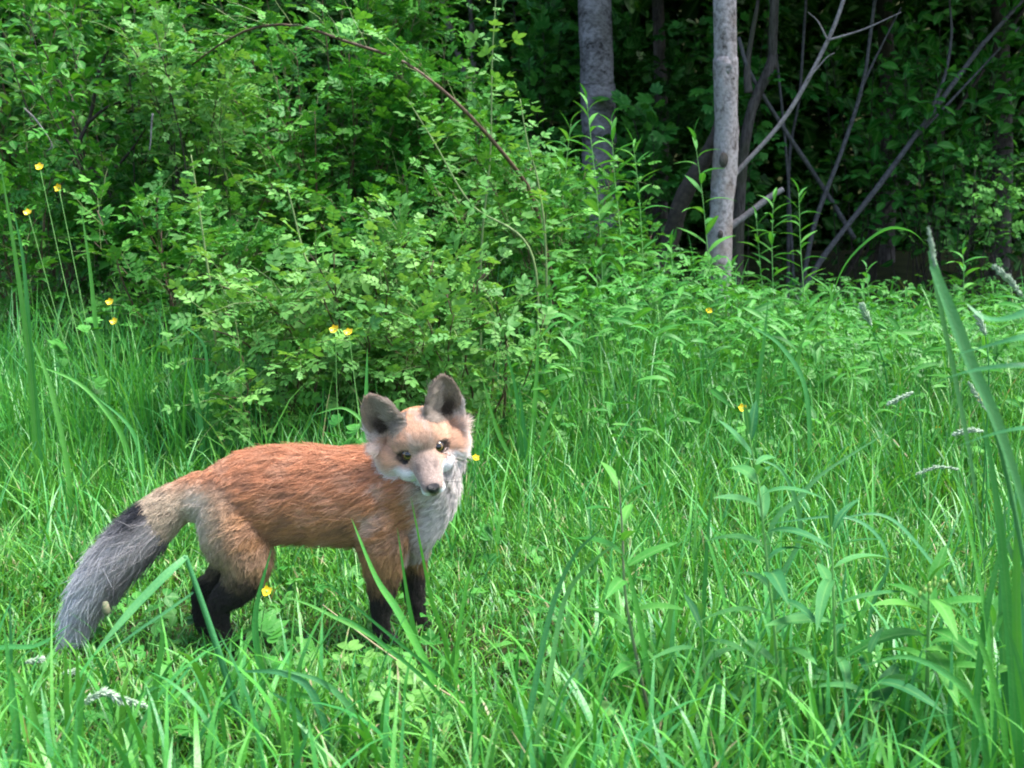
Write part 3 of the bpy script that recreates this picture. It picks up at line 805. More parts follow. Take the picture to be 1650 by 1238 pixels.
    print("fox strands", M, "verts", nv)

build_fox()

# ------------------------------------------------------------------ trees and dead wood
def crown_leaves(acc, c, r, n, rng, size=.11):
    v = norm(rng.normal(size=(n, 3))) * (rng.random((n, 1)) ** .45) * np.asarray(r) + np.asarray(c)
    d = norm(rng.normal(size=(n, 3)) * [1, 1, .5]); nn = norm(rng.normal(size=(n, 3)) * .6 + [0, 0, 1])
    merge_leaves(acc, K_FAR, v, frames(d, nn), rng.uniform(.7, 1.3, n) * size, rng)

def trunk_mesh(path, r0, r1, mat, sides=20, n=60, rough=.05, seed=0, name="trunk", origin=(0, 0, 0)):
    r = np.random.default_rng(seed)
    pth = spline(path, n)
    rad = np.linspace(r0, r1, n) * (1 + rough * .6 * np.interp(np.arange(n), np.arange(0, n, 4), r.normal(size=len(range(0, n, 4)))))
    V, Q, T = tube(pth, rad, sides)
    body = V[:n * sides].reshape(n, sides, 3)
    off = 1 + rough * (np.sin(np.arange(n)[:, None] * .55 + np.arange(sides)[None] * 1.3 + r.uniform(0, 6)) * .5 + r.normal(0, .35, (n, sides)))
    V[:n * sides] = (pth[:, None] + (body - pth[:, None]) * off[..., None]).reshape(-1, 3)
    return mesh_np(name, V - np.asarray(origin), Q, T, mat)

def tree(name, label, cat, pix, Y, w_px, mat, group=None, top=4.5, crown=None, branches=(), sides=20, taper=.6, seed=0, rough=.06):
    """pix: pixel polyline from the top of the frame down; the stem goes on up to `top` and down into the ground"""
    rng = np.random.default_rng(1000 + seed)
    Ys = [Y] * len(pix) if np.isscalar(Y) else Y
    pts = [P(x, y, yy) for (x, y), yy in zip(pix, Ys)]
    d = norm(pts[0] - pts[1])
    up = pts[0] + d * max(.3, (top - pts[0][2]) / max(d[2], .35))
    dn = norm(pts[-1] - pts[-2]); g = ground_z(pts[-1][0], pts[-1][1])
    b = pts[-1] + dn * max(0.02, (pts[-1][2] - g) / max(-dn[2], .3)); b[2] = ground_z(b[0], b[1]) - .03
    path = [b] + pts[::-1] + [up]
    r0 = w_px / 2 / F_PX * np.mean(Ys)
    o = root(name, b, label, cat, group)
    link("trunk", trunk_mesh(path, r0 * 1.08, r0 * taper, mat, sides, rough=rough, seed=seed, origin=b), o)
    for i, (bp, bY, bw) in enumerate(branches):
        bpts = [P(x, y, bY) for x, y in bp]
        link("branch", trunk_mesh(bpts, bw / 2 / F_PX * bY, bw / 5 / F_PX * bY, mat, 7, 24, seed=seed + i + 1, name="branch", origin=b), o)
    if crown:
        a = Acc()
        for (c, r, n) in crown: crown_leaves(a, c, r, n, rng)
        tag(link("crown", a.mesh("crown", M_wood_shade, origin=b), o), kind="stuff")
    return o

def build_wood():
    big = tree("grey_tree", "thick grey barked trunk rising behind the shrubs", "tree", [(958, 0), (963, 150), (968, 290), (975, 420)], 5.6, 58, M_bark1, top=5.2, taper=.8, rough=.085,
         crown=[((.6, 6.2, 4.6), (1.5, 1.3, 1.3), 2600)], seed=1)
    pale = tree("pale_tree", "slender pale trunk with lilac bark and a dark knot", "tree", [(1168, 0), (1169, 100), (1170, 230), (1163, 330), (1158, 420), (1161, 500)], 5.0, 36, M_bark2, top=5.0, taper=1.02, rough=.08,
         crown=[((1.2, 5.5, 4.3), (1.4, 1.2, 1.2), 2400)], seed=2)
    # knot scars
    for (x, y, s) in ((1166, 258, 1.0), (1161, 378, .6)):
        c = P(x, y, 5.0 - .058); u = np.linspace(0, math.pi, 9); v = np.linspace(0, 2 * math.pi, 14, endpoint=False)
        ring = np.stack([np.sin(u)[:, None] * np.cos(v) * .020 * s, -np.cos(u)[:, None] * .010 + 0 * v, np.sin(u)[:, None] * np.sin(v) * .034 * s], -1).reshape(-1, 3)
        i = np.arange(8)[:, None] * 14; j = np.arange(14)[None]; kk = (j + 1) % 14
        link("knot", mesh_np("knot", ring + c - np.array(pale.location), np.stack([i + j, i + 14 + j, i + 14 + kk, i + kk], -1).reshape(-1, 4), mat=M_bark3), pale)
    tree("rough_tree", "rough dark crooked trunk just behind the pale trunk", "tree", [(1248, 0), (1244, 95), (1212, 175), (1194, 280), (1188, 420)], 5.5, 20, M_bark3, top=5.0,
         crown=[((2.2, 6.5, 4.6), (1.5, 1.4, 1.2), 2400)], branches=[([(1206, 150), (1205, 100), (1222, 0)], 5.5, 14)], seed=3)
    S = "thin stems in the dark wood"
    tree("sapling", "straight upright grey sapling crossing behind the pale bare branch", "sapling", [(1299, 0), (1288, 156), (1272, 255), (1270, 447)], 5.9, 6, M_greywood, S, sides=8, seed=4, top=3.2)
    tree("sapling", "slightly curved thin sapling between pale trunk and straight grey sapling", "sapling", [(1241, 0), (1259, 164), (1268, 262), (1274, 364)], 5.7, 5, M_greywood, S, sides=8, seed=5, top=3.2)
    tree("sapling", "dark sapling leaning over the deep wood with a side fork", "sapling", [(1410, 0), (1392, 127), (1359, 236), (1315, 353), (1297, 436)], 5.6, 8, M_greywood, S, sides=8, seed=6, top=3.4,
         branches=[([(1388, 142), (1414, 87), (1452, 12)], 5.6, 5)])
    tree("sapling", "long grey sapling leaning low into the leafy dark corner", "sapling", [(1632, 18), (1577, 80), (1486, 204), (1414, 302), (1334, 404), (1305, 450)], 5.5, 10, M_greywood, S, sides=9, seed=7, top=3.0,
         branches=[([(1479, 218), (1541, 153), (1642, 45)], 5.5, 6), ([(1490, 198), (1520, 130), (1533, 60), (1530, 0)], 5.5, 7)])
    tree("sapling", "dark slanting sapling low behind the leaning ones", "sapling", [(1560, 150), (1480, 270), (1420, 350), (1365, 440)], 6.3, 8, M_darkwood, S, sides=8, seed=8, top=2.6)
    def fallen(name, label, pix, Y, w, mat, taper=.6, branches=(), seed=0, cat="branch"):
        pts = [P(x, y, yy) for (x, y), yy in zip(pix, [Y] * len(pix) if np.isscalar(Y) else Y)]
        b = pts[0]; r0 = w / 2 / F_PX * (Y if np.isscalar(Y) else Y[0])
        o = root(name, b, label, cat, "dead wood among the trees")
        link("limb", trunk_mesh(pts, r0, r0 * taper, mat, 10, 40, seed=seed, name="limb", origin=b), o)
        for i, (bp, bY, bw) in enumerate(branches):
            link("twig", trunk_mesh([P(x, y, bY) for x, y in bp], bw / 2 / F_PX * bY, bw / 6 / F_PX * bY, mat, 6, 16, seed=seed + 9 + i, name="twig", origin=b), o)
        return o
    fallen("bare_branch", "pale bare branch leaning against the pale trunk", [(1172, 300), (1190, 275), (1268, 185), (1334, 65), (1362, -10), (1380, -80)], 5.12, 8, M_palewood, .7,
           [([(1334, 65), (1390, 48), (1452, 20)], 5.1, 4), ([(1332, 62), (1318, 35), (1302, 20)], 5.1, 3), ([(1300, 130), (1330, 95), (1345, 85)], 5.1, 3)], 11)
    fallen("crossing_stem", "grey stem slanting down across the upright saplings", [(1377, 385), (1326, 302), (1268, 215), (1210, 120), (1190, 60)], [5.7, 5.7, 5.6, 5.5, 5.5], 8, M_greywood, .7, seed=12)
    fallen("dark_log", "thick dark log leaning against the pale trunk's shaded side", [(1062, 445), (1080, 390), (1100, 320), (1148, 235), (1165, 190)], [5.2, 5.2, 5.15, 5.1, 5.1], 30, M_darkwood, .75, seed=13, cat="log")
    fallen("short_log", "short lichen pale log at the foot of the pale trunk", [(1176, 366), (1205, 345), (1240, 318), (1262, 305)], 5.15, 12, M_palewood, .7, seed=14, cat="log")
    far = "far trunks seen through the leaves"
    for i, (pix, Y, w, lb) in enumerate([([(713, 0), (720, 30), (733, 70)], 8.0, 10, "small leaning pale trunk far behind the arching cane"),
                                  ([(757, 0), (760, 40), (762, 80)], 8.4, 9, "small upright pale trunk far beyond the tall green shoot"),
                                  ([(590, 40), (592, 90), (590, 130)], 8.2, 11, "dim grey trunk far behind the arching cane's middle")]):
        tree("distant_tree", lb, "tree", pix, Y, w, M_palewood if i < 2 else M_greywood, far, sides=10, seed=20 + i, top=5,
             crown=[(P(pix[0][0], -500, Y + .5), (1.6, 1.2, 1.2), 1300)])
    for i, (px, Y, w, lb) in enumerate([(1060, 7.4, 26, "dim dark trunk deep between the grey tree and the pale tree"), (1425, 8.2, 30, "dim dark trunk deep behind the leaning saplings"), (1610, 7.6, 34, "dim dark trunk deep behind the leafy corner")]):
        tree("woodland_tree", lb, "tree", [(px, 0), (px + 6, 200), (px + 2, 420)], Y, w, M_bark3, "dim trunks deep in the wood", sides=12, seed=30 + i, top=5.2,
             crown=[(P(px, -420, Y), (2.0, 1.6, 1.3), 3000), (P(px + 150, -250, Y + 1.5), (1.8, 1.2, 1.0), 1500)])

    # far wood and undergrowth that read as one mass
    rng = np.random.default_rng(77)
    a = Acc()
    def mass(n, xr, yr, zr, size, kind, up=.9, gaps=True):
        x = rng.uniform(*xr, n); y = rng.uniform(*yr, n); z = ground_z(x, y) + rng.uniform(zr[0], zr[1], n)
        # clumps with gaps
        v = np.sin(x * 3.1 + 1.3 * np.sin(z * 2.7)) + np.sin(y * 2.3 + x) + np.sin(z * 4.1 + 2 * np.sin(x * 1.9)) + rng.normal(0, .7, n)
        m = (v > -.2) | (not gaps)
        p = np.stack([x, y, z], -1)[m]; k = len(p)
        d = norm(rng.normal(size=(k, 3)) * [1, 1, .45] + [0, -.3, -.1]); nn = norm(rng.normal(size=(k, 3)) * .55 + [0, -.35, up])
        merge_leaves(a, kind, p, frames(d, nn), rng.uniform(.7, 1.3, k) * size, rng)
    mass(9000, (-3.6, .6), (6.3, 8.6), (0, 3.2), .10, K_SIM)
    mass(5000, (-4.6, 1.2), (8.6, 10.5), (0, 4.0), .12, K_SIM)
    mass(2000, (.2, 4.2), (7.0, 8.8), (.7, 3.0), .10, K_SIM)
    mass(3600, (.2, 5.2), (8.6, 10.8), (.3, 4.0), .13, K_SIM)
    tag(link("undergrowth", a.mesh("undergrowth", M_wood_shade)), "mass of dim green woodland leaves behind the shrubs and trunks", "undergrowth", kind="stuff")
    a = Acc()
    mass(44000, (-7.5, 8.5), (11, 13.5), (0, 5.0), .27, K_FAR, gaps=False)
    tag(link("distant_wood", a.mesh("distant_wood", M_wood_shade)), "far dark wood covering the added bank behind the trunks", "wood", kind="stuff")
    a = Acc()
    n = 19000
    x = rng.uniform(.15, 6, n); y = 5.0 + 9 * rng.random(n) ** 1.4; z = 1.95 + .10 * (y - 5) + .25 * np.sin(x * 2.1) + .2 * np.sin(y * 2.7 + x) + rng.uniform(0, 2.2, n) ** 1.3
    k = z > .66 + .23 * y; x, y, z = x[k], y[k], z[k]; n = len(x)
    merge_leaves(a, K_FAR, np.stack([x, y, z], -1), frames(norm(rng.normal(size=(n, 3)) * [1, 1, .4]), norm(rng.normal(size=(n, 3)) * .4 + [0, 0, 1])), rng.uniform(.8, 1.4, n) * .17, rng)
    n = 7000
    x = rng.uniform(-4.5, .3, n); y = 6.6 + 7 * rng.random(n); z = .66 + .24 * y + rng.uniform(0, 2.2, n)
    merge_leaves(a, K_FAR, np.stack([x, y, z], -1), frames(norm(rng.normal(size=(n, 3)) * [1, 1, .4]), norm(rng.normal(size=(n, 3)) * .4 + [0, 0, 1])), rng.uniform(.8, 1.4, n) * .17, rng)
    tag(link("shade_canopy", a.mesh("shade_canopy", M_wood_shade)), "unseen overhead leaves added to darken the wood", "shade_canopy", kind="stuff")  # leaves kept above the frame, added to cut sky light and darken the wood

build_wood()

# ------------------------------------------------------------------ shrubs
def shrub(name, label, cat, center, radii, base_xy, kind, mat, seed, n_canes=14, leaf=.075, twig=(.08, .20), twig_step=.06, leaf_step=.03, n_obj=220, group=None, cane_mat=None,
          shell=.6, extra_canes=(), twig_mat=None, tmin=.25, face=(0, -.16, 1.0)):
    rng = np.random.default_rng(seed)
    base = np.array([base_xy[0], base_xy[1], ground_z(*base_xy) - .02])
    o = root(name, base, label, cat, group)
    center, radii = np.asarray(center, float), np.asarray(radii, float)
    n_canes = int(n_canes * 1.25); leaf = leaf * .88; leaf_step = leaf_step * .9
    pos, dr, nr, sc = [], [], [], []
    ta = Acc()
    def leaves_on(path, step, s0=0.15, size=None):
        size = leaf if size is None else size
        L = np.linalg.norm(np.diff(path, axis=0), axis=1).sum()
        m = max(2, int(L / step)); tt = np.linspace(s0, 1, m)
        c = np.linspace(0, 1, len(path))
        q = np.stack([np.interp(tt, c, path[:, i]) for i in range(3)], -1)
        tg = norm(np.stack([np.interp(tt, c, np.gradient(path[:, i])) for i in range(3)], -1))
        sd = norm(np.cross(tg, [0, 0, 1.0]) + rng.normal(0, .35, (m, 3)))
        sgn = np.where(np.arange(m) % 2 == 0, 1, -1)[:, None]
        d = norm(tg * .55 + sd * sgn * .85 + np.array([0, -.1, .12]) + rng.normal(0, .2, (m, 3)))
        d[-1] = norm(tg[-1] + rng.normal(0, .15, 3))
        pos.extend(q); dr.extend(d); nr.extend(norm(np.array(face) + rng.normal(0, .38, (m, 3)))); sc.extend(rng.uniform(.5, 1.3, m) * size * np.where(tt > .9, .8, 1))
    canes = []
    for i in range(n_canes):
        v = norm(rng.normal(size=3)); v[2] = abs(v[2]) * .9 if rng.random() < .7 else v[2]
        tgt = center + v * radii * rng.uniform(shell, 1) ** .5
        st = base + np.array([rng.normal(0, .05), rng.normal(0, .05), 0])
        mid = st + (tgt - st) * .5 + np.array([0, 0, .16 * np.linalg.norm(tgt - st)]) + rng.normal(0, .04, 3)
        t = np.linspace(0, 1, 14)[:, None]
        path = st * (1 - t) ** 2 + 2 * mid * t * (1 - t) + tgt * t ** 2 + np.cumsum(rng.normal(0, .006, (14, 3)), 0)
        canes.append((path, rng.uniform(.0025, .0045)))
    for pth, r in extra_canes: canes.append((spline(pth, 24), r))
    for path, r in canes:
        V, Q, T = tube(path, np.linspace(r, r * .4, len(path)), 6)
        link("cane", mesh_np("cane", V - base, Q, T, mat=cane_mat or M_cane), o)
        L = np.linalg.norm(np.diff(path, axis=0), axis=1).sum(); c = np.linspace(0, 1, len(path))
        for s in np.arange(tmin, 1.0, twig_step / max(L, .1)):
            s = min(1, s + rng.normal(0, .02))
            q = np.array([np.interp(s, c, path[:, i]) for i in range(3)]); tg = norm(np.array([np.interp(s, c, np.gradient(path[:, i])) for i in range(3)]))
            out = norm((q - center) / radii ** 1.0 * .5 + rng.normal(0, .8, 3) + np.array([0, -.25, .45]))
            d = norm(out + tg * .6); Lt = rng.uniform(*twig)
            u = np.linspace(0, 1, 5)[:, None]
            tp = q + d * Lt * u + np.array([0, 0, -.22]) * Lt * u ** 2 + np.cumsum(rng.normal(0, .003, (5, 3)), 0)
            V, Q, T = tube(tp, np.linspace(.0014, .0006, 5), 3, cap=False); ta.add(V, Q)
            leaves_on(tp, leaf_step)
        leaves_on(path[int(len(path) * .6):], leaf_step * 1.3)
    if ta.V: tag(link("twigs", ta.mesh("twigs", twig_mat or M_cane_green, origin=base), o), kind="stuff")
    place_leaves(o, kind, mat, pos, dr, nr, sc, rng, n_obj)
    return o

def at(px, py, Y): return P(px, py, Y)

def build_shrubs():
    RB = "rose bushes at the edge of the thicket"
    # bright front bush behind the fox
    shrub("rose_bush", "pale green rose bush spreading low right behind the fox", "bush", at(570, 520, 3.0), (.42, .28, .27), (at(590, 600, 3.1)[0], 3.15), K_PIN, M_rose_pale, 101, n_canes=30, leaf=.072, n_obj=290, group=RB)
    shrub("rose_bush", "low rose spray hanging into the grass above the fox's back", "bush", at(440, 600, 2.75), (.19, .17, .16), (at(470, 640, 2.85)[0], 2.9), K_PIN, M_rose_pale, 102, n_canes=12, leaf=.065, n_obj=220, group=RB)
    shrub("rose_bush", "rose bush with upright tips beside the yellow flowers", "bush", at(270, 440, 3.35), (.30, .26, .24), (at(280, 600, 3.4)[0], 3.45), K_PIN, M_rose, 103, n_canes=18, leaf=.075, n_obj=240, group=RB)
    shrub("rose_bush", "low rose foliage just above the fox's ears", "bush", at(745, 550, 2.9), (.26, .22, .20), (at(760, 640, 3.0)[0], 3.05), K_PIN, M_rose_pale, 104, n_canes=15, leaf=.068, n_obj=240, group=RB)
    arch = [P(905, 520, 3.75), P(862, 330, 3.6), P(822, 262, 3.5), P(760, 190, 3.42), P(700, 135, 3.36), P(640, 95, 3.34), P(560, 68, 3.34), P(480, 42, 3.38), P(410, 45, 3.45), P(350, 75, 3.52), P(310, 105, 3.58)]
    shrub("rose_bush", "rose bush with a long dark cane arching over", "bush", at(790, 380, 3.75), (.32, .28, .32), (at(880, 560, 3.8)[0], 3.8), K_PIN, M_rose, 105, n_canes=15, leaf=.075, n_obj=240, group=RB, extra_canes=[(arch, .0072)])
    # upright pale shoots of the roses
    SH = "upright pale rose shoots"
    def shoot(pix, Y, label, seed, leaf=.085, step=.032, mat=M_rose_pale):
        rng = np.random.default_rng(seed)
        pts = [P(x, y, Y) for x, y in pix]; b = np.array([pts[0][0], pts[0][1], ground_z(pts[0][0], pts[0][1]) - .02])
        path = spline([b] + pts, 40)
        o = root("rose_shoot", b, label, "shoot", SH)
        V, Q, T = tube(path, np.linspace(.0045, .0014, 40), 6); link("stem", mesh_np("stem", V - b, Q, T, mat=M_cane_green), o)
        L = np.linalg.norm(np.diff(path, axis=0), axis=1).sum(); m = int(L / step); tt = np.linspace(.25, 1, m); c = np.linspace(0, 1, 40)
        q = np.stack([np.interp(tt, c, path[:, i]) for i in range(3)], -1)
        ang = np.arange(m) * 2.4 + rng.normal(0, .4, m)
        d = norm(np.stack([np.cos(ang), np.sin(ang) * .8, np.full(m, .5)], -1)); d[-1] = norm(path[-1] - path[-3])
        s = rng.uniform(.75, 1.15, m) * leaf * np.interp(tt, [0, .8, 1], [1, .9, .5])
        place_leaves(o, K_PIN2, mat, q, d, norm(np.array([0, -.3, 1]) + rng.normal(0, .3, (m, 3))), s, rng, 80)
    shoot([(345, 520), (330, 400), (320, 330), (308, 250)], 3.0, "upright pale rose shoot standing over the rose bush with upright tips", 201)
    shoot([(515, 480), (490, 410), (470, 330), (462, 300)], 2.95, "short bent rose shoot standing out of the bush behind the fox", 202)
    shoot([(860, 420), (760, 330), (700, 230), (655, 158)], 3.3, "long slanting rose shoot reaching up under the arching cane", 203, step=.036)
    shoot([(775, 420), (790, 250), (793, 100), (800, -20)], 3.5, "tall straight green shoot crossing the arching cane", 204, leaf=.095, step=.036)
    shoot([(880, 420), (868, 300), (850, 230), (838, 160)], 3.4, "rose shoot beside the grey trunk's lower shrubs", 205)
    # left thicket behind
    TH = "dark leafy thicket shrubs"
    fork = [[P(215, 470, 3.9), P(204, 373, 3.9), P(163, 292, 3.9), P(126, 244, 3.9), P(146, 187, 3.9), P(160, 115, 3.88), P(180, 70, 3.86)],
            [P(126, 244, 3.9), P(118, 200, 3.95), P(112, 150, 4.0), P(60, 105, 4.0)], [P(140, 200, 3.9), P(170, 175, 3.85), P(205, 160, 3.82)], [P(163, 292, 3.9), P(205, 250, 3.9), P(240, 200, 3.86)]]
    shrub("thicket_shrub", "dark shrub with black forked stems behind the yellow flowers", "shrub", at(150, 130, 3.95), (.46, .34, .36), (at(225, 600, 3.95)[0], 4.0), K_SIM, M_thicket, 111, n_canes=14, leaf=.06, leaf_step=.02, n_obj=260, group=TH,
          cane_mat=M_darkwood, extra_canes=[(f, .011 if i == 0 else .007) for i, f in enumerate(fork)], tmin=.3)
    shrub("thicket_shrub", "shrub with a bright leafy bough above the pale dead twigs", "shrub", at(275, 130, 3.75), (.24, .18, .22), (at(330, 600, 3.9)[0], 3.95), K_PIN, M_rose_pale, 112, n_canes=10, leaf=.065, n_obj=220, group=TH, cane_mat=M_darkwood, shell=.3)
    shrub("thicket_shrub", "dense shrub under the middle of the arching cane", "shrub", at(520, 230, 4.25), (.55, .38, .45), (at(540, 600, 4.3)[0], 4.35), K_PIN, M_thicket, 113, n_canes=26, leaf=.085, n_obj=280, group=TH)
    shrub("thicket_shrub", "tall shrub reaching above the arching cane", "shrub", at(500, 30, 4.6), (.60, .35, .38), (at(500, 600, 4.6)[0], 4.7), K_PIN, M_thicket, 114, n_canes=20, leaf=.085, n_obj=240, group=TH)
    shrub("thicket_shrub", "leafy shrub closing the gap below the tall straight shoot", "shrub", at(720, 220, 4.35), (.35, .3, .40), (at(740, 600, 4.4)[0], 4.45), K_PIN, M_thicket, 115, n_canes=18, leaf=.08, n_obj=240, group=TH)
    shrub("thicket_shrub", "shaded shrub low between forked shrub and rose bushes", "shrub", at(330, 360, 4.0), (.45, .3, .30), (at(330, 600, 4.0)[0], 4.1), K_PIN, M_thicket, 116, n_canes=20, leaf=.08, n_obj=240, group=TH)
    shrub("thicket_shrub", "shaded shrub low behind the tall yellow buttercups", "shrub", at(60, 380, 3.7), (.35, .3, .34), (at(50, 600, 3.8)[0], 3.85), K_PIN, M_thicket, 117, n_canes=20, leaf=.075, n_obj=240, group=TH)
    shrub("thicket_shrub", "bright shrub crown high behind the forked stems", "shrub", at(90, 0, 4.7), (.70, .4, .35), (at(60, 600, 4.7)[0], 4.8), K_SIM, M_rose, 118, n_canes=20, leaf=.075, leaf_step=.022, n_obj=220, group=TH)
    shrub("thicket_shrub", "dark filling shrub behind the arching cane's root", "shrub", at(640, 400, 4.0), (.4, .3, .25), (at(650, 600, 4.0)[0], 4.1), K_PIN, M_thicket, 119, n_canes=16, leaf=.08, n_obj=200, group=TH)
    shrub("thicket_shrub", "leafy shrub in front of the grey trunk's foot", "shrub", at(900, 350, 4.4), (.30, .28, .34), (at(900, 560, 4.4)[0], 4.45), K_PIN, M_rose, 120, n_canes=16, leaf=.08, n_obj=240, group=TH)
    # lobed and broad leaved saplings in the dark wood
    WS = "leafy saplings in the dark wood"
    for i, (px, py, Y, rx, rz, k, lf, lb, mt, nc) in enumerate([
        (1560, 120, 5.6, .40, .42, K_SIM, .105, "broad leaved sapling filling the dark corner above the leaning stems", M_sapling_lit, 11),
        (1420, 160, 5.9, .40, .42, K_SIM, .100, "broad leaved sapling behind the forked leaning stem", M_sapling_lit, 11),
        (1580, 290, 5.2, .28, .16, K_PIN, .085, "pinnate leaved bush catching light low in the dark corner", M_rose, 9),
        (1500, 250, 5.7, .30, .16, K_SIM, .095, "low broad leaved sapling under the leaning stems' crossing", M_sapling_lit, 8),
        (1640, 400, 5.4, .30, .18, K_SIM, .085, "dim low sapling under the pinnate bush", M_wood_shade, 8),
        (1040, 130, 6.2, .40, .50, K_LOB, .110, "lobed leaf sapling between the grey trunk and the pale trunk", M_wood_shade, 10),
        (1040, 240, 5.6, .16, .22, K_LOB, .105, "small bright lobed leaf sapling beside the grey trunk's shaded side", M_sapling_lit, 6),
        (1200, 60, 5.8, .22, .22, K_LOB, .095, "lobed leaf sapling high behind the pale trunk", M_sapling_lit, 6),
        (850, 90, 6.0, .45, .45, K_LOB, .110, "lobed leaf sapling behind the tall straight shoot", M_sapling_lit, 10),
        (1300, 380, 6.6, .6, .25, K_SIM, .09, "dim low sapling behind the lance leaved plants", M_wood_shade, 8)]):
        c = at(px, py, Y)
        shrub("leafy_sapling", lb, "sapling", c, (rx, .30, rz), (c[0], Y + .1), k, mt, 130 + i, n_canes=nc, leaf=lf, leaf_step=.05, twig=(.12, .3), twig_step=.09, n_obj=180, group=WS, cane_mat=M_darkwood, twig_mat=M_darkwood, tmin=.45, face=(0, -.35, 1.0))
    shrub("thicket_shrub", "leafy bush hiding the grey trunk's base", "shrub", at(985, 420, 4.6), (.26, .22, .24), (at(985, 560, 4.6)[0], 4.65), K_PIN, M_rose, 150, n_canes=13, leaf=.08, n_obj=220, group=TH)
    # pale dead twigs hanging in the dark shrub
    for i, (pix, lb) in enumerate([([(39, 175), (55, 190), (68, 207), (78, 222), (84, 236), (76, 243)], "crooked pale dead twig hanging beside the black forked stems"),
                                   ([(246, 183), (244, 205), (243, 225), (241, 243)], "thin pale dead twig hanging below the bright leafy bough")]):
        pts = [P(x, y, 3.62) for x, y in pix]; b = pts[0]
        V, Q, T = tube(spline(pts, 18), np.linspace(.0035, .002, 18), 6)
        tag(link("dead_twig", mesh_np("dead_twig", V - b, Q, T, mat=M_palewood), loc=tuple(b)), lb, "twig", "pale dead twigs in the thicket")

build_shrubs()

# ------------------------------------------------------------------ meadow grass (uncountable)
def blades(acc, xy, h, w, rng, bend=(.2, 1.3), segs=4, lean=.25, tintr=(0, .96)):
    n = len(xy)
    az = rng.uniform(0, 2 * math.pi, n); dirv = np.stack([np.cos(az), np.sin(az), 0 * az], -1)
    faz = az + math.pi / 2 + rng.normal(0, .5, n); side = np.stack([np.cos(faz), np.sin(faz), 0 * az], -1)
    th0 = np.abs(rng.normal(0, lean, n)); bd = rng.uniform(*bend, n)
    p = np.stack([xy[:, 0], xy[:, 1], ground_z(xy[:, 0], xy[:, 1]) - .004], -1)
    step = (h / segs)[:, None]
    rows = []
    for k in range(segs + 1):
        t = k / segs
        wd = (w * np.interp(t, [0, .35, .8, 1], [.75, 1.0, .55, .04]))[:, None] * .5
        rows.append(np.stack([p - side * wd, p + side * wd], 1))
        th = th0 + bd * (t + .5 / segs) ** 1.4
        p = p + step * (dirv * np.sin(th)[:, None] + np.array([0, 0, 1.0]) * np.cos(th)[:, None])
    V = np.stack(rows, 1).reshape(-1, 3)                       # n, segs+1, 2
    b = np.arange(n)[:, None, None] * (segs + 1) * 2; i = np.arange(segs)[None, :, None] * 2
    Q = np.concatenate([b + i, b + i + 1, b + i + 3, b + i + 2], -1).reshape(-1, 4)
    tint = rng.uniform(*tintr, n); dry = rng.random(n) < .075; tint[dry] = .999
    acc.add(V, Q, None, np.repeat(tint, (segs + 1) * 2))

def scatter(n, yr, rng, margin=.25, pw=1.0):
    y = yr[0] + (yr[1] - yr[0]) * rng.random(n) ** pw
    half = .50 * y + margin
    return np.stack([rng.uniform(-1, 1, n) * half, y], -1)

def clumpy(xy, s=7.0):
    return np.sin(xy[:, 0] * s + 1.3 * np.sin(xy[:, 1] * s * .8)) * np.sin(xy[:, 1] * s * .9 + 1.1 * np.sin(xy[:, 0] * s * .7 + 2))

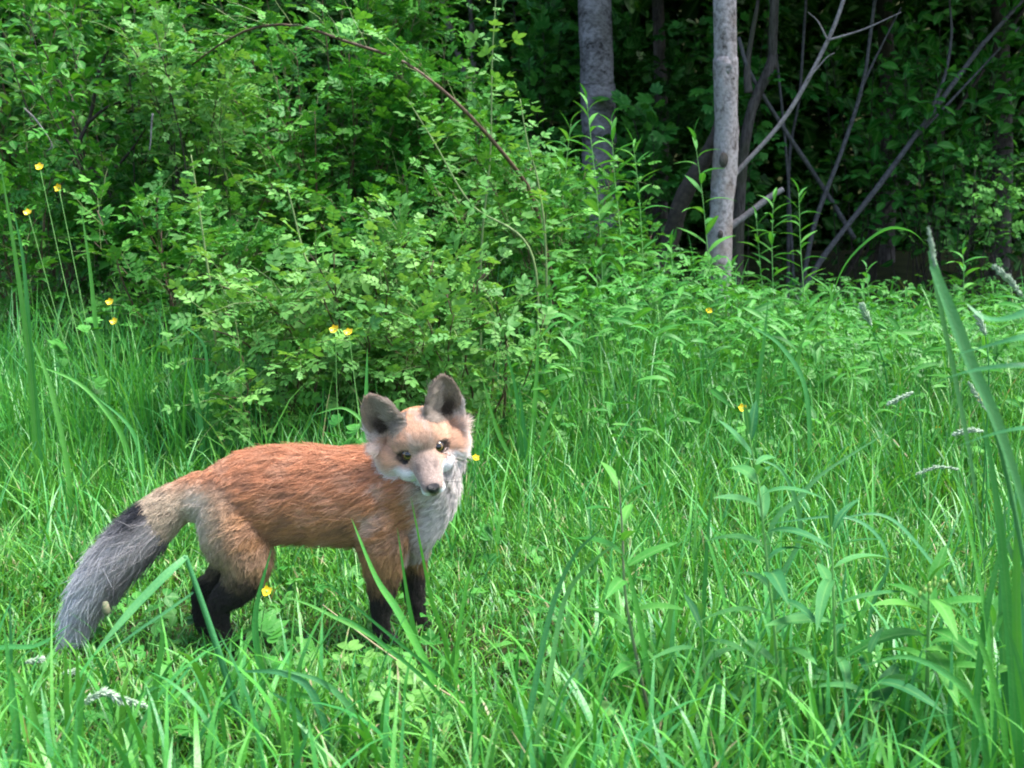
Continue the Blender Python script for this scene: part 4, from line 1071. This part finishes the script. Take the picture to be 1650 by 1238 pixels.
def build_grass():
    rng = np.random.default_rng(31)
    a = Acc()
    # fine short turf round the fox and towards the camera
    xy = scatter(46000, (.95, 2.45), rng, pw=.8)
    h = rng.gamma(5, .011, len(xy)) * (1.0 + .35 * clumpy(xy)) + .02
    foxd = np.hypot(np.maximum(np.abs(xy[:, 0] + .33) - .30, 0), (xy[:, 1] - 1.68) * .8)
    h *= np.interp(foxd, [.05, .30], [.36, 1.0])
    blades(a, xy, np.clip(h, .02, .16), rng.uniform(.0018, .0050, len(xy)), rng, (.3, 1.9), lean=.4)
    # thatch: short flat blades
    xy = scatter(16000, (.95, 2.6), rng); blades(a, xy, rng.uniform(.02, .06, len(xy)), rng.uniform(.0015, .003, len(xy)), rng, (.8, 2.2), segs=3, lean=.8)
    xy = scatter(2600, (.95, 2.9), rng); blades(a, xy, rng.uniform(.05, .13, len(xy)), rng.uniform(.0012, .0026, len(xy)), rng, (.3, 1.2), segs=3, lean=.9, tintr=(.985, .999))
    xy = scatter(28000, (2.35, 4.6), rng); h = rng.gamma(6, .016, len(xy)) + .04
    right = sstep(-.15, .35, xy[:, 0]); h = h * (1.15 + .25 * right * sstep(2.4, 3.1, xy[:, 1])) * (1 + .3 * clumpy(xy, 4.5))
    blades(a, xy, np.clip(h, .04, .38), rng.uniform(.0024, .0058, len(xy)), rng, (.2, 1.5), lean=.28)
    tag(link("meadow_grass", a.mesh("meadow_grass", M_grass)), "short green meadow grass around the fox", "grass", kind="stuff")
    a = Acc()
    # taller grass behind the fox, higher towards the shrubs on the far side
    xy = scatter(17000, (2.5, 3.7), rng); xy = xy[~((np.abs(xy[:, 0] + .30) < .42) & (rng.random(len(xy)) < .55))]; k = (xy[:, 0] < .25 + .1 * rng.normal(size=len(xy))) | (rng.random(len(xy)) < .62); xy = xy[k]
    h = rng.gamma(9, .024, len(xy)) * (1 + .25 * clumpy(xy, 5)) * np.interp(xy[:, 1], [2.5, 2.9], [.6, 1])
    blades(a, xy, np.clip(h, .1, .46), rng.uniform(.003, .006, len(xy)), rng, (.1, 1.3), segs=5, lean=.16)
    xy = scatter(11000, (3.3, 5.2), rng, .5); h = rng.gamma(8, .034, len(xy)) * (1 - .4 * sstep(.5, 1.2, xy[:, 0]))
    blades(a, xy, np.clip(h, .1, .55), rng.uniform(.003, .007, len(xy)), rng, (.1, 1.5), segs=5, lean=.2)
    xy = np.stack([rng.uniform(-1.75, -.62, 3400), rng.uniform(2.65, 3.35, 3400)], -1); h = rng.gamma(10, .028, len(xy)) * (1 + .3 * clumpy(xy, 6))
    blades(a, xy, np.clip(h, .14, .5), rng.uniform(.003, .0058, len(xy)), rng, (.1, 1.2), segs=5, lean=.14)
    # scattered long blades near the camera
    xy = scatter(2300, (1.0, 1.62), rng, .1); xy = xy[(xy[:, 0] > .02) | (rng.random(len(xy)) < .4)]; xy = xy[~((xy[:, 1] > 1.45) & (np.abs(xy[:, 0] + .33) < .4))]; h = rng.uniform(.10, .22, len(xy))
    blades(a, xy, h, rng.uniform(.004, .0095, len(xy)), rng, (.2, 1.6), segs=7, lean=.22)
    xy = scatter(2600, (1.75, 3.2), rng, .1); xy = xy[(xy[:, 0] > .12) | (xy[:, 1] > 2.1)]; h = rng.uniform(.12, .26, len(xy))
    blades(a, xy, h, rng.uniform(.003, .006, len(xy)), rng, (.2, 1.6), segs=6, lean=.22)
    tag(link("tall_grass", a.mesh("tall_grass", M_blade)), "taller green grass standing behind the fox and among the shrubs", "grass", kind="stuff")
    # low herbs in the sward
    a = Acc()
    def herbs(n, yr, zr, size, kind, cond=None):
        xy = scatter(n, yr, rng, .3)
        if cond is not None: xy = xy[cond(xy)]
        m = len(xy); z = ground_z(xy[:, 0], xy[:, 1]) + rng.uniform(*zr, m) * (1 - .45 * sstep(.5, 1.2, xy[:, 0]) * sstep(2.8, 3.6, xy[:, 1]))
        d = norm(np.stack([rng.normal(size=m), rng.normal(size=m), rng.normal(0, .25, m)], -1)); nn = norm(rng.normal(0, .35, (m, 3)) + [0, -.25, 1])
        merge_leaves(a, kind, np.stack([xy[:, 0], xy[:, 1], z], -1), frames(d, nn), rng.uniform(.6, 1.2, m) * size, rng)
    herbs(900, (1.0, 2.4), (.01, .05), .024, K_TRI)
    herbs(2600, (2.6, 4.9), (.05, .20), .028, K_TRI, lambda q: q[:, 0] > -.05)
    herbs(5200, (3.0, 5.0), (.10, .50), .060, K_PIN, lambda q: q[:, 0] > .1)
    herbs(5600, (2.7, 5.2), (.06, .48), .072, K_LANW, lambda q: q[:, 0] > .0)
    herbs(700, (2.7, 3.6), (.04, .18), .045, K_LOB, lambda q: q[:, 0] < .1)
    tag(link("meadow_herbs", a.mesh("meadow_herbs", M_herb)), "low leafy herbs growing through the meadow grass", "herbs", kind="stuff")

# ------------------------------------------------------------------ single plants
def base_of(p, dx=0.0, dy=0.0):
    x, y = p[0] + dx, p[1] + dy
    return np.array([x, y, float(ground_z(x, y)) - .015])

def forb(name, label, pix, Y, seed, leaf=.09, step=.02, kind=K_LAN, mat=M_forb, stem_mat=None, r=.0028, group=None, up=.55, start=.15, top_leaf=.55, n_max=90, dx=0.0, buds=None):
    rng = np.random.default_rng(seed)
    pts = [P(x, y, Y) for x, y in pix][::-1]
    b = base_of(pts[0], dx)
    path = spline([b] + [p for p in pts if p[2] > b[2] + .03], 40)
    o = root(name, b, label, "plant", group)
    V, Q, T = tube(path, np.linspace(r, r * .35, 40), 7); link("stem", mesh_np("stem", V - b, Q, T, mat=stem_mat or M_stem), o)
    L = np.linalg.norm(np.diff(path, axis=0), axis=1).sum(); m = min(n_max, max(6, int(L * (1 - start) / step))); tt = np.linspace(start, 1, m); c = np.linspace(0, 1, 40)
    q = np.stack([np.interp(tt, c, path[:, i]) for i in range(3)], -1)
    ang = np.arange(m) * 2.399 + rng.normal(0, .3, m)
    el = np.interp(tt, [0, .85, 1], [up * .8, up * 1.2, 2.6]) + rng.normal(0, .12, m)
    d = norm(np.stack([np.cos(ang), np.sin(ang), el], -1))
    n = norm(np.stack([-np.cos(ang) * el, -np.sin(ang) * el, np.ones(m)], -1) + rng.normal(0, .15, (m, 3)) + np.array([0, -.15, 0]))
    s = leaf * rng.uniform(.8, 1.15, m) * np.interp(tt, [0, .5, .85, 1], [.85, 1, .85, top_leaf])
    place_leaves(o, kind, mat, q, d, n, s, rng, n_max)
    if buds:
        for i in range(buds):
            bp = path[-1] + rng.normal(0, .010, 3) + np.array([0, 0, .002])
            Vb, Qb, Tb = tube(np.stack([bp, bp + [0, 0, .004], bp + [0.001, 0, .008]]), [.0012, .0026, .0008], 6)
            link("bud", mesh_np("bud", Vb - b, Qb, Tb, mat=M_bud), o)
    return o

M_bud = plain_mat("green_bud", (.16, .32, .06), (.26, .38, .09), rough=.6, scale=200)

def grass_plant(name, label, blade_list, mat, group, seed=0, stalks=(), head=None, cat="grass"):
    """blade_list rows: (pixel path from root to tip, Y or list, width px, facing)"""
    rng = np.random.default_rng(seed)
    def wpts(pix, Y):
        Ys = [Y] * len(pix) if np.isscalar(Y) else Y
        return [P(x, y, yy) for (x, y), yy in zip(pix, Ys)]
    first = (stalks or blade_list)[0]
    p0 = wpts(first[0], first[1])[0]
    b = base_of(p0)
    o = root(name, b, label, cat, group)
    for pix, Y, w, *rest in stalks:
        pts = wpts(pix, Y); Ym = Y if np.isscalar(Y) else np.mean(Y)
        if pts[0][2] > ground_z(pts[0][0], pts[0][1]) + .02 and not (rest and rest[0] == 'free'): pts = [base_of(pts[0])] + pts
        pth = spline(pts, 40); V, Q, T = tube(pth, np.linspace(1, .55, 40) * w / 2 / F_PX * Ym, 8); link("stalk", mesh_np("stalk", V - b, Q, T, mat=mat), o)
    for pix, Y, w, *rest in blade_list:
        face = rest[0] if rest and rest[0] is not None else (rng.normal(0, .35), -1, rng.uniform(.1, .6))
        rooted = not (len(rest) > 1 and rest[1])
        pts = wpts(pix, Y); Ym = Y if np.isscalar(Y) else np.mean(Y)
        if rooted and pts[0][2] > ground_z(pts[0][0], pts[0][1]) + .02: pts = [base_of(pts[0], rng.normal(0, .01))] + pts
        n = 26; pth = spline(pts, n); t = np.linspace(0, 1, n)
        V, Q = ribbon(pth, np.interp(t, [0, .25, .6, .9, 1], [.6, 1, .9, .35, .02]) * w * .72 / F_PX * Ym, face, fold=rng.uniform(.15, .4))
        link("blade", mesh_np("blade", V - b, Q, mat=mat, rib=np.tile([0, .93, 0], n)), o)
    if head is not None:
        pix, Y, w = head
        pth = spline(wpts(pix, Y), 60); a = Acc(); R = w / 2 / F_PX * (Y if np.isscalar(Y) else np.mean(Y))
        tg = norm(np.gradient(pth, axis=0))
        for i in range(150):
            j = int(rng.integers(0, 58)); prof = math.sin(math.pi * (.08 + .9 * j / 59)) ** .6
            d = norm(norm(rng.normal(size=3)) * .7 + tg[j] * 1.0); s0 = pth[j]; L = R * rng.uniform(.7, 1.3) * prof + .001
            Vv, Qv, Tv = tube(np.stack([s0, s0 + d * L * .6, s0 + d * L * 1.3]), [R * .10, R * .22, R * .03], 4); a.add(Vv, Qv, Tv)
        link("seed_head", a.mesh("seed_head", M_seed, origin=b), o)
    return o

def petal_mesh():
    a = Acc(); leaflet(a, (0.12, 0, 0), 0, 1.0, .95, .25, -.35, rows=3, blunt=-.8); return np.concatenate(a.V), np.concatenate(a.Q), np.concatenate(a.T)
PETAL = mesh_np("petal", *petal_mesh(), mat=M_petal)

def buttercup(px, py, Y, label, seed, foot=None, size=.011, tilt=(0, -1.1, .8), bud=False):
    rng = np.random.default_rng(seed)
    tp = P(px, py, Y); b = base_of(tp, rng.normal(0, .03) if foot is None else foot, rng.uniform(0, .05))
    o = root("buttercup", b, label, "flower", "yellow buttercups in the meadow")
    mid = (tp + b) / 2 + np.array([rng.normal(0, .015), rng.normal(0, .01), 0])
    pth = spline([b, mid, tp], 24); V, Q, T = tube(pth, np.linspace(.0014, .0007, 24), 6); link("stem", mesh_np("stem", V - b, Q, T, mat=M_stem), o)
    n = norm(np.array(tilt) + rng.normal(0, .2, 3)); e = norm(np.cross(n, [1, .2, .1])); f = np.cross(n, e)
    for k in range(5):
        an = k * 2 * math.pi / 5 + rng.normal(0, .08); d = norm(e * math.cos(an) + f * math.sin(an) + n * .35)
        fr = frames(d[None], n[None])[0] * size * rng.uniform(.9, 1.1); q = tp - b
        link("petal", PETAL, o, matrix=Matrix(((*fr[0], q[0]), (*fr[1], q[1]), (*fr[2], q[2]), (0, 0, 0, 1))))
    Vc, Qc, Tc = tube(np.stack([tp, tp + n * .002, tp + n * .0035]), [.0022, .0026, .0012], 8); link("flower_centre", mesh_np("flower_centre", Vc - b, Qc, Tc, mat=M_bud), o)
    m = 5; t = rng.uniform(.15, .6, m); c = np.linspace(0, 1, 24); q = np.stack([np.interp(t, c, pth[:, i]) for i in range(3)], -1)
    place_leaves(o, K_LOB, M_herb, q, norm(rng.normal(size=(m, 3)) * [1, 1, .3] + [0, 0, .4]), norm(rng.normal(0, .3, (m, 3)) + [0, -.2, 1]), rng.uniform(.03, .06, m), rng, 10)

def build_plants():
    LP = "lance leaved plants along the wood's edge"
    for i, (pix, Y, lf, lb, kw) in enumerate([
        ([(1118, 215), (1130, 300), (1140, 400), (1146, 480)], 4.3, .13, "leafy plant standing before the pale trunk, shoots taller than its neighbours", dict(kind=K_LANW, step=.035)),
        ([(1246, 320), (1244, 400), (1246, 500)], 4.2, .115, "narrow leaved plant next right of the pale trunk's foot".replace("right of", "to"), dict(step=.022)),
        ([(1287, 312), (1290, 400), (1296, 500)], 4.2, .115, "narrow leaved plant before the straight grey sapling", dict(step=.022)),
        ([(1218, 345), (1224, 420), (1230, 500)], 4.25, .09, "small narrow leaved plant beside the short pale log", dict(step=.024)),
        ([(1396, 432), (1400, 480), (1405, 530)], 4.0, .09, "plant under the arching grass blade by the dark wood", dict(kind=K_LANW, step=.025)),
        ([(1551, 405), (1553, 450), (1550, 520)], 4.0, .095, "plant beside the thick grass stalk by the dark wood", dict(kind=K_LANW, step=.025)),
        ([(985, 195), (990, 280), (1000, 380), (1005, 460)], 3.9, .11, "upright plant before the grey trunk with folded top leaves", dict(kind=K_LANW, step=.03)),
        ([(945, 160), (955, 250), (965, 350), (970, 450)], 3.85, .12, "tall upright plant climbing in front of the grey trunk", dict(kind=K_LANW, step=.03)),
        ([(920, 200), (912, 280), (915, 380), (920, 470)], 3.95, .115, "narrow leaved plant between rose bush and grey trunk", dict(step=.03)),
        ([(1020, 230), (1030, 320), (1036, 440)], 4.1, .105, "narrow leaved plant beyond the grey trunk's edge", dict(step=.028)),
        ([(870, 330), (880, 420), (890, 520)], 3.5, .10, "broad leaved plant among the roses near the arching cane's root", dict(kind=K_LANW, step=.028)),
        ([(1080, 390), (1085, 450), (1090, 520)], 4.0, .10, "low leafy plant before the dark log", dict(kind=K_LANW, step=.025)),
        ([(960, 420), (965, 500), (975, 570)], 3.4, .10, "low narrow leaved plant in the tall grass before the grey trunk", dict(step=.025)),
        ([(1180, 430), (1185, 480), (1190, 540)], 4.1, .10, "low leafy plant at the pale trunk's root", dict(kind=K_LANW, step=.022)),
        ([(1340, 470), (1342, 520), (1350, 570)], 3.9, .085, "low leafy plant below the leaning saplings", dict(kind=K_LANW, step=.02)),
        ([(1460, 480), (1462, 530), (1465, 580)], 3.9, .08, "low leafy plant under the grass stalk's tip", dict(kind=K_LANW, step=.02)),
        ([(1600, 470), (1605, 530), (1610, 590)], 3.9, .085, "low leafy plant behind the broad curved reed leaves", dict(kind=K_LANW, step=.02)),
    ]):
        forb("lance_leaved_plant", lb, pix, Y, 300 + i, leaf=lf, group=LP, **kw)
    # plants close to the camera
    NP = "leafy plants before the fox"
    forb("willow_leaved_plant", "blue green leafy plant with a round folded top and drooping leaves", [(1206, 700), (1222, 780), (1235, 900), (1250, 1040), (1262, 1200)], 1.36, 401, leaf=.085, step=.017, kind=K_LANW, mat=M_forb_blue, group=NP, up=.5, r=.0026)
    forb("willow_leaved_plant", "leafy plant with purplish lower stem and pale upright tip", [(997, 775), (1003, 860), (1008, 960), (1030, 1080), (1060, 1230)], 1.38, 402, leaf=.078, step=.019, kind=K_LANW, mat=M_forb, stem_mat=M_stem_purple, group=NP, up=.35, r=.0028)
    forb("willow_leaved_plant", "narrow leaved plant between blue green plant and budding plant", [(1340, 850), (1342, 930), (1345, 1040), (1350, 1220)], 1.36, 403, leaf=.10, step=.019, kind=K_LAN, mat=M_forb_blue, group=NP, up=.3, r=.0026)
    forb("willow_leaved_plant", "stout plant with yellow green buds on top and broad arching leaves", [(1497, 945), (1496, 1000), (1494, 1090), (1492, 1230)], 1.30, 404, leaf=.095, step=.0115, kind=K_LANW, mat=M_forb, group=NP, up=.30, r=.0032, buds=14, start=.1)
    forb("willow_leaved_plant", "low plant with broad drooping leaves beside the stout budding plant", [(1400, 1060), (1402, 1120), (1405, 1230)], 1.27, 405, leaf=.09, step=.013, kind=K_LANW, mat=M_forb_blue, group=NP, up=.25, start=.3)
    forb("willow_leaved_plant", "leafy plant crowding the dark reeds", [(1600, 1010), (1598, 1100), (1596, 1230)], 1.24, 406, leaf=.10, step=.014, kind=K_LANW, mat=M_forb, group=NP, up=.3, start=.1)
    forb("willow_leaved_plant", "small narrow leaved plant under the blue green plant", [(1130, 1000), (1135, 1080), (1140, 1220)], 1.36, 407, leaf=.08, step=.018, kind=K_LAN, mat=M_forb_blue, group=NP, up=.4)
    # small rose seedlings in the turf
    RS = "rose seedlings in the turf before the fox"
    for i, (px, py, Y, lb) in enumerate([(540, 1070, 1.5, "pale rose seedling below the fox's belly"), (620, 1105, 1.42, "pale rose seedling below the fox's near front paw"), (690, 1130, 1.38, "pale rose seedling beside the dry straw")]):
        rng = np.random.default_rng(450 + i); tp = P(px, py, Y); b = base_of(tp); o = root("rose_seedling", b, lb, "seedling", RS)
        V, Q, T = tube(spline([b, (b + tp) / 2 + [.004, 0, 0], tp], 12), np.linspace(.0014, .0008, 12), 6); link("stem", mesh_np("stem", V - b, Q, T, mat=M_stem), o)
        m = 5; an = np.arange(m) * 1.3 + i
        place_leaves(o, K_PIN2, M_rose_pale, np.repeat(tp[None], m, 0) - np.linspace(0, .03, m)[:, None] * [0, 0, 1], norm(np.stack([np.cos(an), np.sin(an), np.full(m, .35)], -1)), norm(rng.normal(0, .2, (m, 3)) + [0, -.4, 1]), rng.uniform(.05, .075, m), rng, 10)

    for i, (px, py, Y, lb, ft) in enumerate([
        (64, 271, 2.75, "topmost yellow buttercup before the dark forked shrub", .16), (46, 345, 2.75, "yellow buttercup just below the topmost one", .13),
        (95, 304, 2.8, "half open buttercup on a curved stem beside the topmost one", .12),
        (178, 488, 2.9, "upper of two buttercups over the tall grass behind the fox's tail", .09), (185, 520, 2.9, "lower of two buttercups over the tall grass behind the fox's tail", .10),
        (540, 532, 2.42, "brighter of two close buttercups on the rose bush", .04), (562, 537, 2.44, "paler of two close buttercups on the rose bush", .05),
        (766, 739, 2.1, "buttercup touching the fox's cheek", .02), (430, 954, 1.5, "buttercup in front of the fox's hind leg", .0),
        (1142, 501, 3.4, "buttercup at the pale trunk's foot", .02), (1196, 659, 2.7, "star shaped open buttercup above the blue green plant", .03),
        (1578, 641, 2.5, "buttercup behind the thick leaning grass stalk", .02), (1510, 692, 2.9, "tiny buttercup in the grass below the thick stalk", .02)]):
        buttercup(px, py, Y, lb, 500 + i, ft, size=.0115 * (1.0 if Y > 2.2 else .75))

    B = "broad grass blades before the fox"
    G = lambda lb, bl, mat=M_blade, **kw: grass_plant("grass_clump", lb, bl, mat, kw.pop("group", B), **kw)
    G("tall grass stalk bent sharply before the fox's hind legs", [([(301, 897), (270, 925), (225, 970), (185, 1015), (152, 1052)], [1.36, 1.34, 1.32, 1.3, 1.29], 22, (0, -.8, .6), True),
        ([(312, 955), (270, 985), (215, 1022), (160, 1065)], [1.36, 1.35, 1.34, 1.33], 9, (0, -.6, .8), True)], M_blade_blue,
      stalks=[([(400, 1200), (352, 1050), (318, 950), (299, 896)], 1.36, 13)], seed=1)
    G("grass clump with a tall upright blade before the fox's near hind leg", [([(440, 1200), (420, 1080), (412, 990), (438, 882)], 1.42, 17), ([(400, 1200), (345, 1090), (325, 1010)], 1.42, 14), ([(455, 1200), (470, 1120), (590, 1160)], 1.36, 16), ([(445, 1200), (425, 1075), (378, 1020)], 1.4, 8)], seed=2)
    G("grass clump of long pointed blades before the fox's front legs", [([(740, 1200), (690, 1080), (640, 985), (605, 930), (566, 835)], 1.45, 19), ([(725, 1200), (680, 1060), (660, 980), (640, 850)], 1.47, 13), ([(700, 1180), (722, 1060), (695, 960), (662, 800)], 1.50, 15),
        ([(735, 1180), (735, 1060), (750, 950), (795, 780)], 1.5, 14), ([(715, 1180), (730, 1060), (770, 960)], 1.5, 12), ([(760, 1200), (700, 1110), (580, 1010), (530, 990)], 1.4, 10)], seed=3)
    G("pair of broad blue green blades arching over to one side", [([(840, 1230), (860, 1110), (888, 980), (925, 895), (975, 848)], 1.18, 19, (.8, -1, .3)), ([(862, 1230), (885, 1090), (910, 965), (955, 905), (1000, 872)], 1.2, 17, (.8, -1, .3)), ([(880, 1230), (905, 1120), (960, 1040)], 1.2, 12)], M_blade_blue, seed=4)
    G("upright grass clump beside the purplish stemmed plant", [([(1135, 1200), (1132, 1050), (1138, 900), (1150, 760)], 1.5, 11), ([(1060, 1220), (1040, 1060), (1020, 950), (1000, 880)], 1.35, 14), ([(1080, 1220), (1070, 1100), (1085, 960), (1100, 890)], 1.4, 12), ([(1170, 1200), (1180, 1050), (1150, 900), (1130, 850)], 1.45, 12)], seed=5)
    G("low curved bright blades below the fox's hind paws", [([(540, 1230), (505, 1120), (455, 1085), (375, 1082)], 1.3, 17), ([(600, 1230), (570, 1150), (520, 1100), (448, 1078)], 1.3, 16), ([(500, 1230), (480, 1150), (430, 1110)], 1.3, 13)], M_blade_blue, seed=6)
    G("broad soft blades at the meadow's near corner by the fox's tail", [([(120, 1230), (130, 1140), (140, 1080)], 1.2, 22), ([(255, 1230), (250, 1120), (262, 1030), (252, 1010)], 1.3, 16), ([(30, 1230), (20, 1120), (5, 1000)], 1.2, 20), ([(70, 1230), (40, 1110), (0, 1055)], 1.2, 18), ([(200, 1230), (210, 1150), (245, 1110), (300, 1100)], 1.3, 12), ([(-20, 1060), (60, 1040), (115, 1005)], 1.35, 12)], seed=7)
    G("long blades crossing the near turf below the fox's belly", [([(820, 1190), (720, 1100), (600, 1000), (480, 900)], 1.42, 8), ([(700, 1200), (640, 1060), (520, 985), (455, 960)], 1.5, 9)], seed=8)
    G("tall grass clump in the open meadow beyond the fox's nose", [([(840, 760), (835, 650), (815, 560)], 2.7, 13), ([(850, 760), (862, 640), (868, 520)], 2.75, 14), ([(830, 760), (800, 690), (775, 600)], 2.65, 10), ([(860, 760), (890, 660), (925, 600)], 2.7, 11), ([(850, 770), (845, 690), (835, 610)], 2.6, 10)], seed=9)
    G("long leaning blades at the meadow's far end by the tall buttercups", [([(60, 760), (45, 560), (20, 380), (0, 260)], 2.5, 16), ([(70, 760), (50, 560), (38, 420), (20, 330)], 2.5, 12), ([(110, 760), (80, 620), (50, 545)], 2.4, 12), ([(190, 720), (160, 560), (145, 430), (130, 330)], 2.8, 12), ([(210, 760), (190, 690), (130, 620), (50, 585)], 2.5, 12)], seed=10)
    G("tall blades standing between rose spray and the fox's back", [([(330, 760), (320, 660), (295, 570)], 2.6, 13), ([(360, 740), (335, 650), (330, 560), (290, 520)], 2.7, 10), ([(590, 720), (590, 640), (592, 560)], 2.4, 12), ([(600, 720), (560, 660), (500, 670)], 2.3, 8), ([(230, 760), (210, 690), (150, 635)], 2.5, 10)], seed=11)
    G("blades with arching tips beyond the pale trunk's foot", [([(1330, 545), (1340, 480), (1365, 420), (1420, 372), (1465, 372), (1498, 400)], [2.2, 2.1, 2.0, 1.9, 1.8, 1.75], 9, (1, -.6, .2)), ([(1300, 640), (1260, 560), (1200, 520)], 2.6, 12), ([(1220, 640), (1230, 560), (1238, 480)], 2.7, 10), ([(1290, 560), (1340, 480), (1300, 440)], 3, 8)], seed=12)
    G("slim arching blades over the open turf", [([(1400, 1000), (1430, 900), (1370, 835), (1230, 845)], 1.5, 12), ([(1560, 1000), (1480, 880), (1420, 830), (1340, 838)], 1.6, 11), ([(1250, 950), (1290, 860), (1260, 760), (1190, 735)], 1.7, 11), ([(1240, 860), (1290, 800), (1330, 760), (1440, 690)], 1.8, 12)], M_blade_blue, seed=13)
    # thick reed grass at the side
    G("thick blue green reed stalk with a pale seed tip leaning at the meadow's side", [([(1502, 428), (1530, 500), (1565, 590), (1605, 680), (1650, 820), (1690, 1000)], 1.05, 30, (0.1, -1, .1), True),
        ([(1497, 405), (1520, 520), (1545, 640), (1570, 780), (1590, 950)], 1.06, 12, (0, -1, .1), True)], M_blade_blue,
      stalks=[([(1700, 1230), (1630, 800), (1560, 560), (1512, 440), (1500, 400)], 1.06, 10)], head=([(1507, 432), (1504, 410), (1500, 390), (1496, 366)], 1.05, 9), seed=14, group="reeds at the meadow's side")
    R = "reeds at the meadow's side"
    G("reed with broad leaves curving across over the thick stalk", [([(1720, 540), (1650, 545), (1590, 560), (1530, 575)], [.95, .95, .97, 1.0], 24, (0, -.5, .9), True), ([(1720, 470), (1640, 510), (1590, 515), (1555, 488)], [.95, .96, .98, 1.0], 22, (0, -.6, .8), True),
        ([(1710, 600), (1640, 590), (1560, 600), (1500, 620)], [.95, .95, .97, 1.0], 22, (0, -.4, .9), True), ([(1720, 700), (1660, 690), (1600, 700), (1540, 720)], [.95, .95, .97, 1.0], 16, (0, -.5, .9), True)], M_blade_blue,
      stalks=[([(1690, 1240), (1700, 900), (1715, 600), (1722, 430)], .95, 14)], seed=15, group=R)
    G("dark upright reed clump behind the budding plant", [([(1640, 1230), (1625, 1000), (1605, 800), (1580, 650)], 1.12, 24), ([(1600, 1230), (1590, 1020), (1560, 850), (1540, 760)], 1.15, 18), ([(1660, 1230), (1640, 1050), (1640, 850), (1655, 700)], 1.1, 22), ([(1570, 1230), (1580, 1050), (1610, 900), (1660, 820)], 1.15, 18),
        ([(1620, 1230), (1600, 1100), (1560, 1000), (1500, 960)], 1.12, 16), ([(1660, 1230), (1655, 1120), (1620, 1000)], 1.05, 24), ([(1590, 1230), (1560, 1120), (1470, 1060), (1380, 1075)], 1.12, 18)], M_blade, seed=16, group=R)
    G("shaded reed blades at the meadow's very side", [([(1650, 1230), (1645, 1000), (1635, 860), (1640, 720)], 1.2, 20), ([(1625, 1230), (1615, 980), (1620, 800)], 1.25, 18), ([(1670, 1200), (1660, 1000), (1625, 880), (1590, 850)], 1.2, 16)], M_blade_blue, seed=17, group=R)

    SG = "flowering grasses with pale seed heads"
    for i, (pix, Y, w, lb) in enumerate([
        ([(130, 1135), (165, 1118), (195, 1128), (238, 1138)], 1.28, 22, "plump pale grass head lying below the fox's tail tip"), ([(40, 1068), (70, 1062)], 1.4, 14, "small pale grass head beside the fox's tail tip"),
        ([(100, 1085), (125, 1082)], 1.4, 13, "tiny pale grass head between tail tip and plump head"),
        ([(1388, 490), (1394, 505), (1404, 525)], 3.1, 15, "upright fluffy grass head before the dark wood"), ([(1430, 652), (1450, 642), (1472, 632)], 2.3, 12, "slanting grass head in the middle of the herb meadow"),
        ([(1535, 702), (1560, 694), (1585, 695)], 2.0, 13, "pale nodding grass head under the thick reed stalk"), ([(1475, 765), (1510, 753), (1545, 756)], 1.9, 9, "thin drooping grass head over the slim arching blades"),
        ([(1600, 428), (1625, 450), (1648, 478)], 1.3, 14, "large bristly grass head against the dark wood"), ([(1575, 505), (1580, 520), (1588, 540)], 2.2, 16, "fluffy grass head behind the reed leaves"),
        ([(1560, 615), (1575, 640), (1595, 668)], 2.3, 10, "slim grass head beside the buttercup behind the thick stalk")]):
        top, bot = pix[0], pix[-1]
        if i < 3: top, bot = bot, top
        foot = (bot[0] + 25 - 10 * (i % 3), bot[1] + 90)
        st = [(foot, )]
        grass_plant("flowering_grass", lb, [], M_blade, SG, seed=40 + i, stalks=[([foot, bot], Y, 3.2)], head=([bot] + list((pix if i < 3 else pix[::-1]))[1:], Y, w))
    # dry straw
    pts = [P(770, 1148, 1.38), P(700, 1105, 1.45), P(620, 1050, 1.5), P(520, 975, 1.6)]; b = pts[0]
    V, Q, T = tube(spline(pts, 20), np.linspace(.0016, .0009, 20), 6)
    tag(link("dry_straw", mesh_np("dry_straw", V - b, Q, T, mat=plain_mat("straw", (.42, .33, .20), (.30, .28, .14), rough=.7)), loc=tuple(b)), "dry straw stem lying across the grass before the fox's front paws", "straw")
    # spent dandelion stalk by the tail
    tp = P(172, 992, 1.5); b = base_of(tp, .03); o = root("spent_dandelion", b, "closed spent dandelion head on a stalk beside the fox's tail", "flower")
    V, Q, T = tube(spline([b, (b + tp) / 2 + [.01, 0, 0], tp], 16), .0017, 7); link("stalk", mesh_np("stalk", V - b, Q, T, mat=M_stem), o)
    V, Q, T = tube(np.stack([tp, tp + [0, 0, .005], tp + [-.001, 0, .012], tp + [-.001, 0, .02]]), [.002, .006, .0055, .0035], 10); link("bud", mesh_np("bud", V - b, Q, T, mat=plain_mat("spent_bud", (.08, .12, .05), (.20, .17, .11), rough=.8, scale=300)), o)
    # two broad oval leaves with a rusty spot at the near edge
    c = P(930, 1150, 1.33); b = base_of(c); o = root("broad_leaf_plant", b, "low broad oval leaves with a rusty brown leaf between", "plant")
    for d_, s_, mt in (((-1, .1, .25), .055, M_rose_pale), ((1, 0, .25), .055, M_rose_pale), ((.1, -.5, .8), .026, plain_mat("rusty_leaf", (.30, .07, .02), (.22, .10, .03), rough=.6))):
        fr = frames(np.array([d_], float), np.array([[0, -.5, 1.0]]))[0] * s_
        link("leaf", leaf_mesh(K_SIM, 1, mt), o, matrix=Matrix(((*fr[0], c[0] - b[0]), (*fr[1], c[1] - b[1]), (*fr[2], c[2] - b[2]), (0, 0, 0, 1))))
    V, Q, T = tube(np.stack([b, c]), .0015, 6); link("stem", mesh_np("stem", V - b, Q, T, mat=M_stem), o)

build_grass()
build_plants()
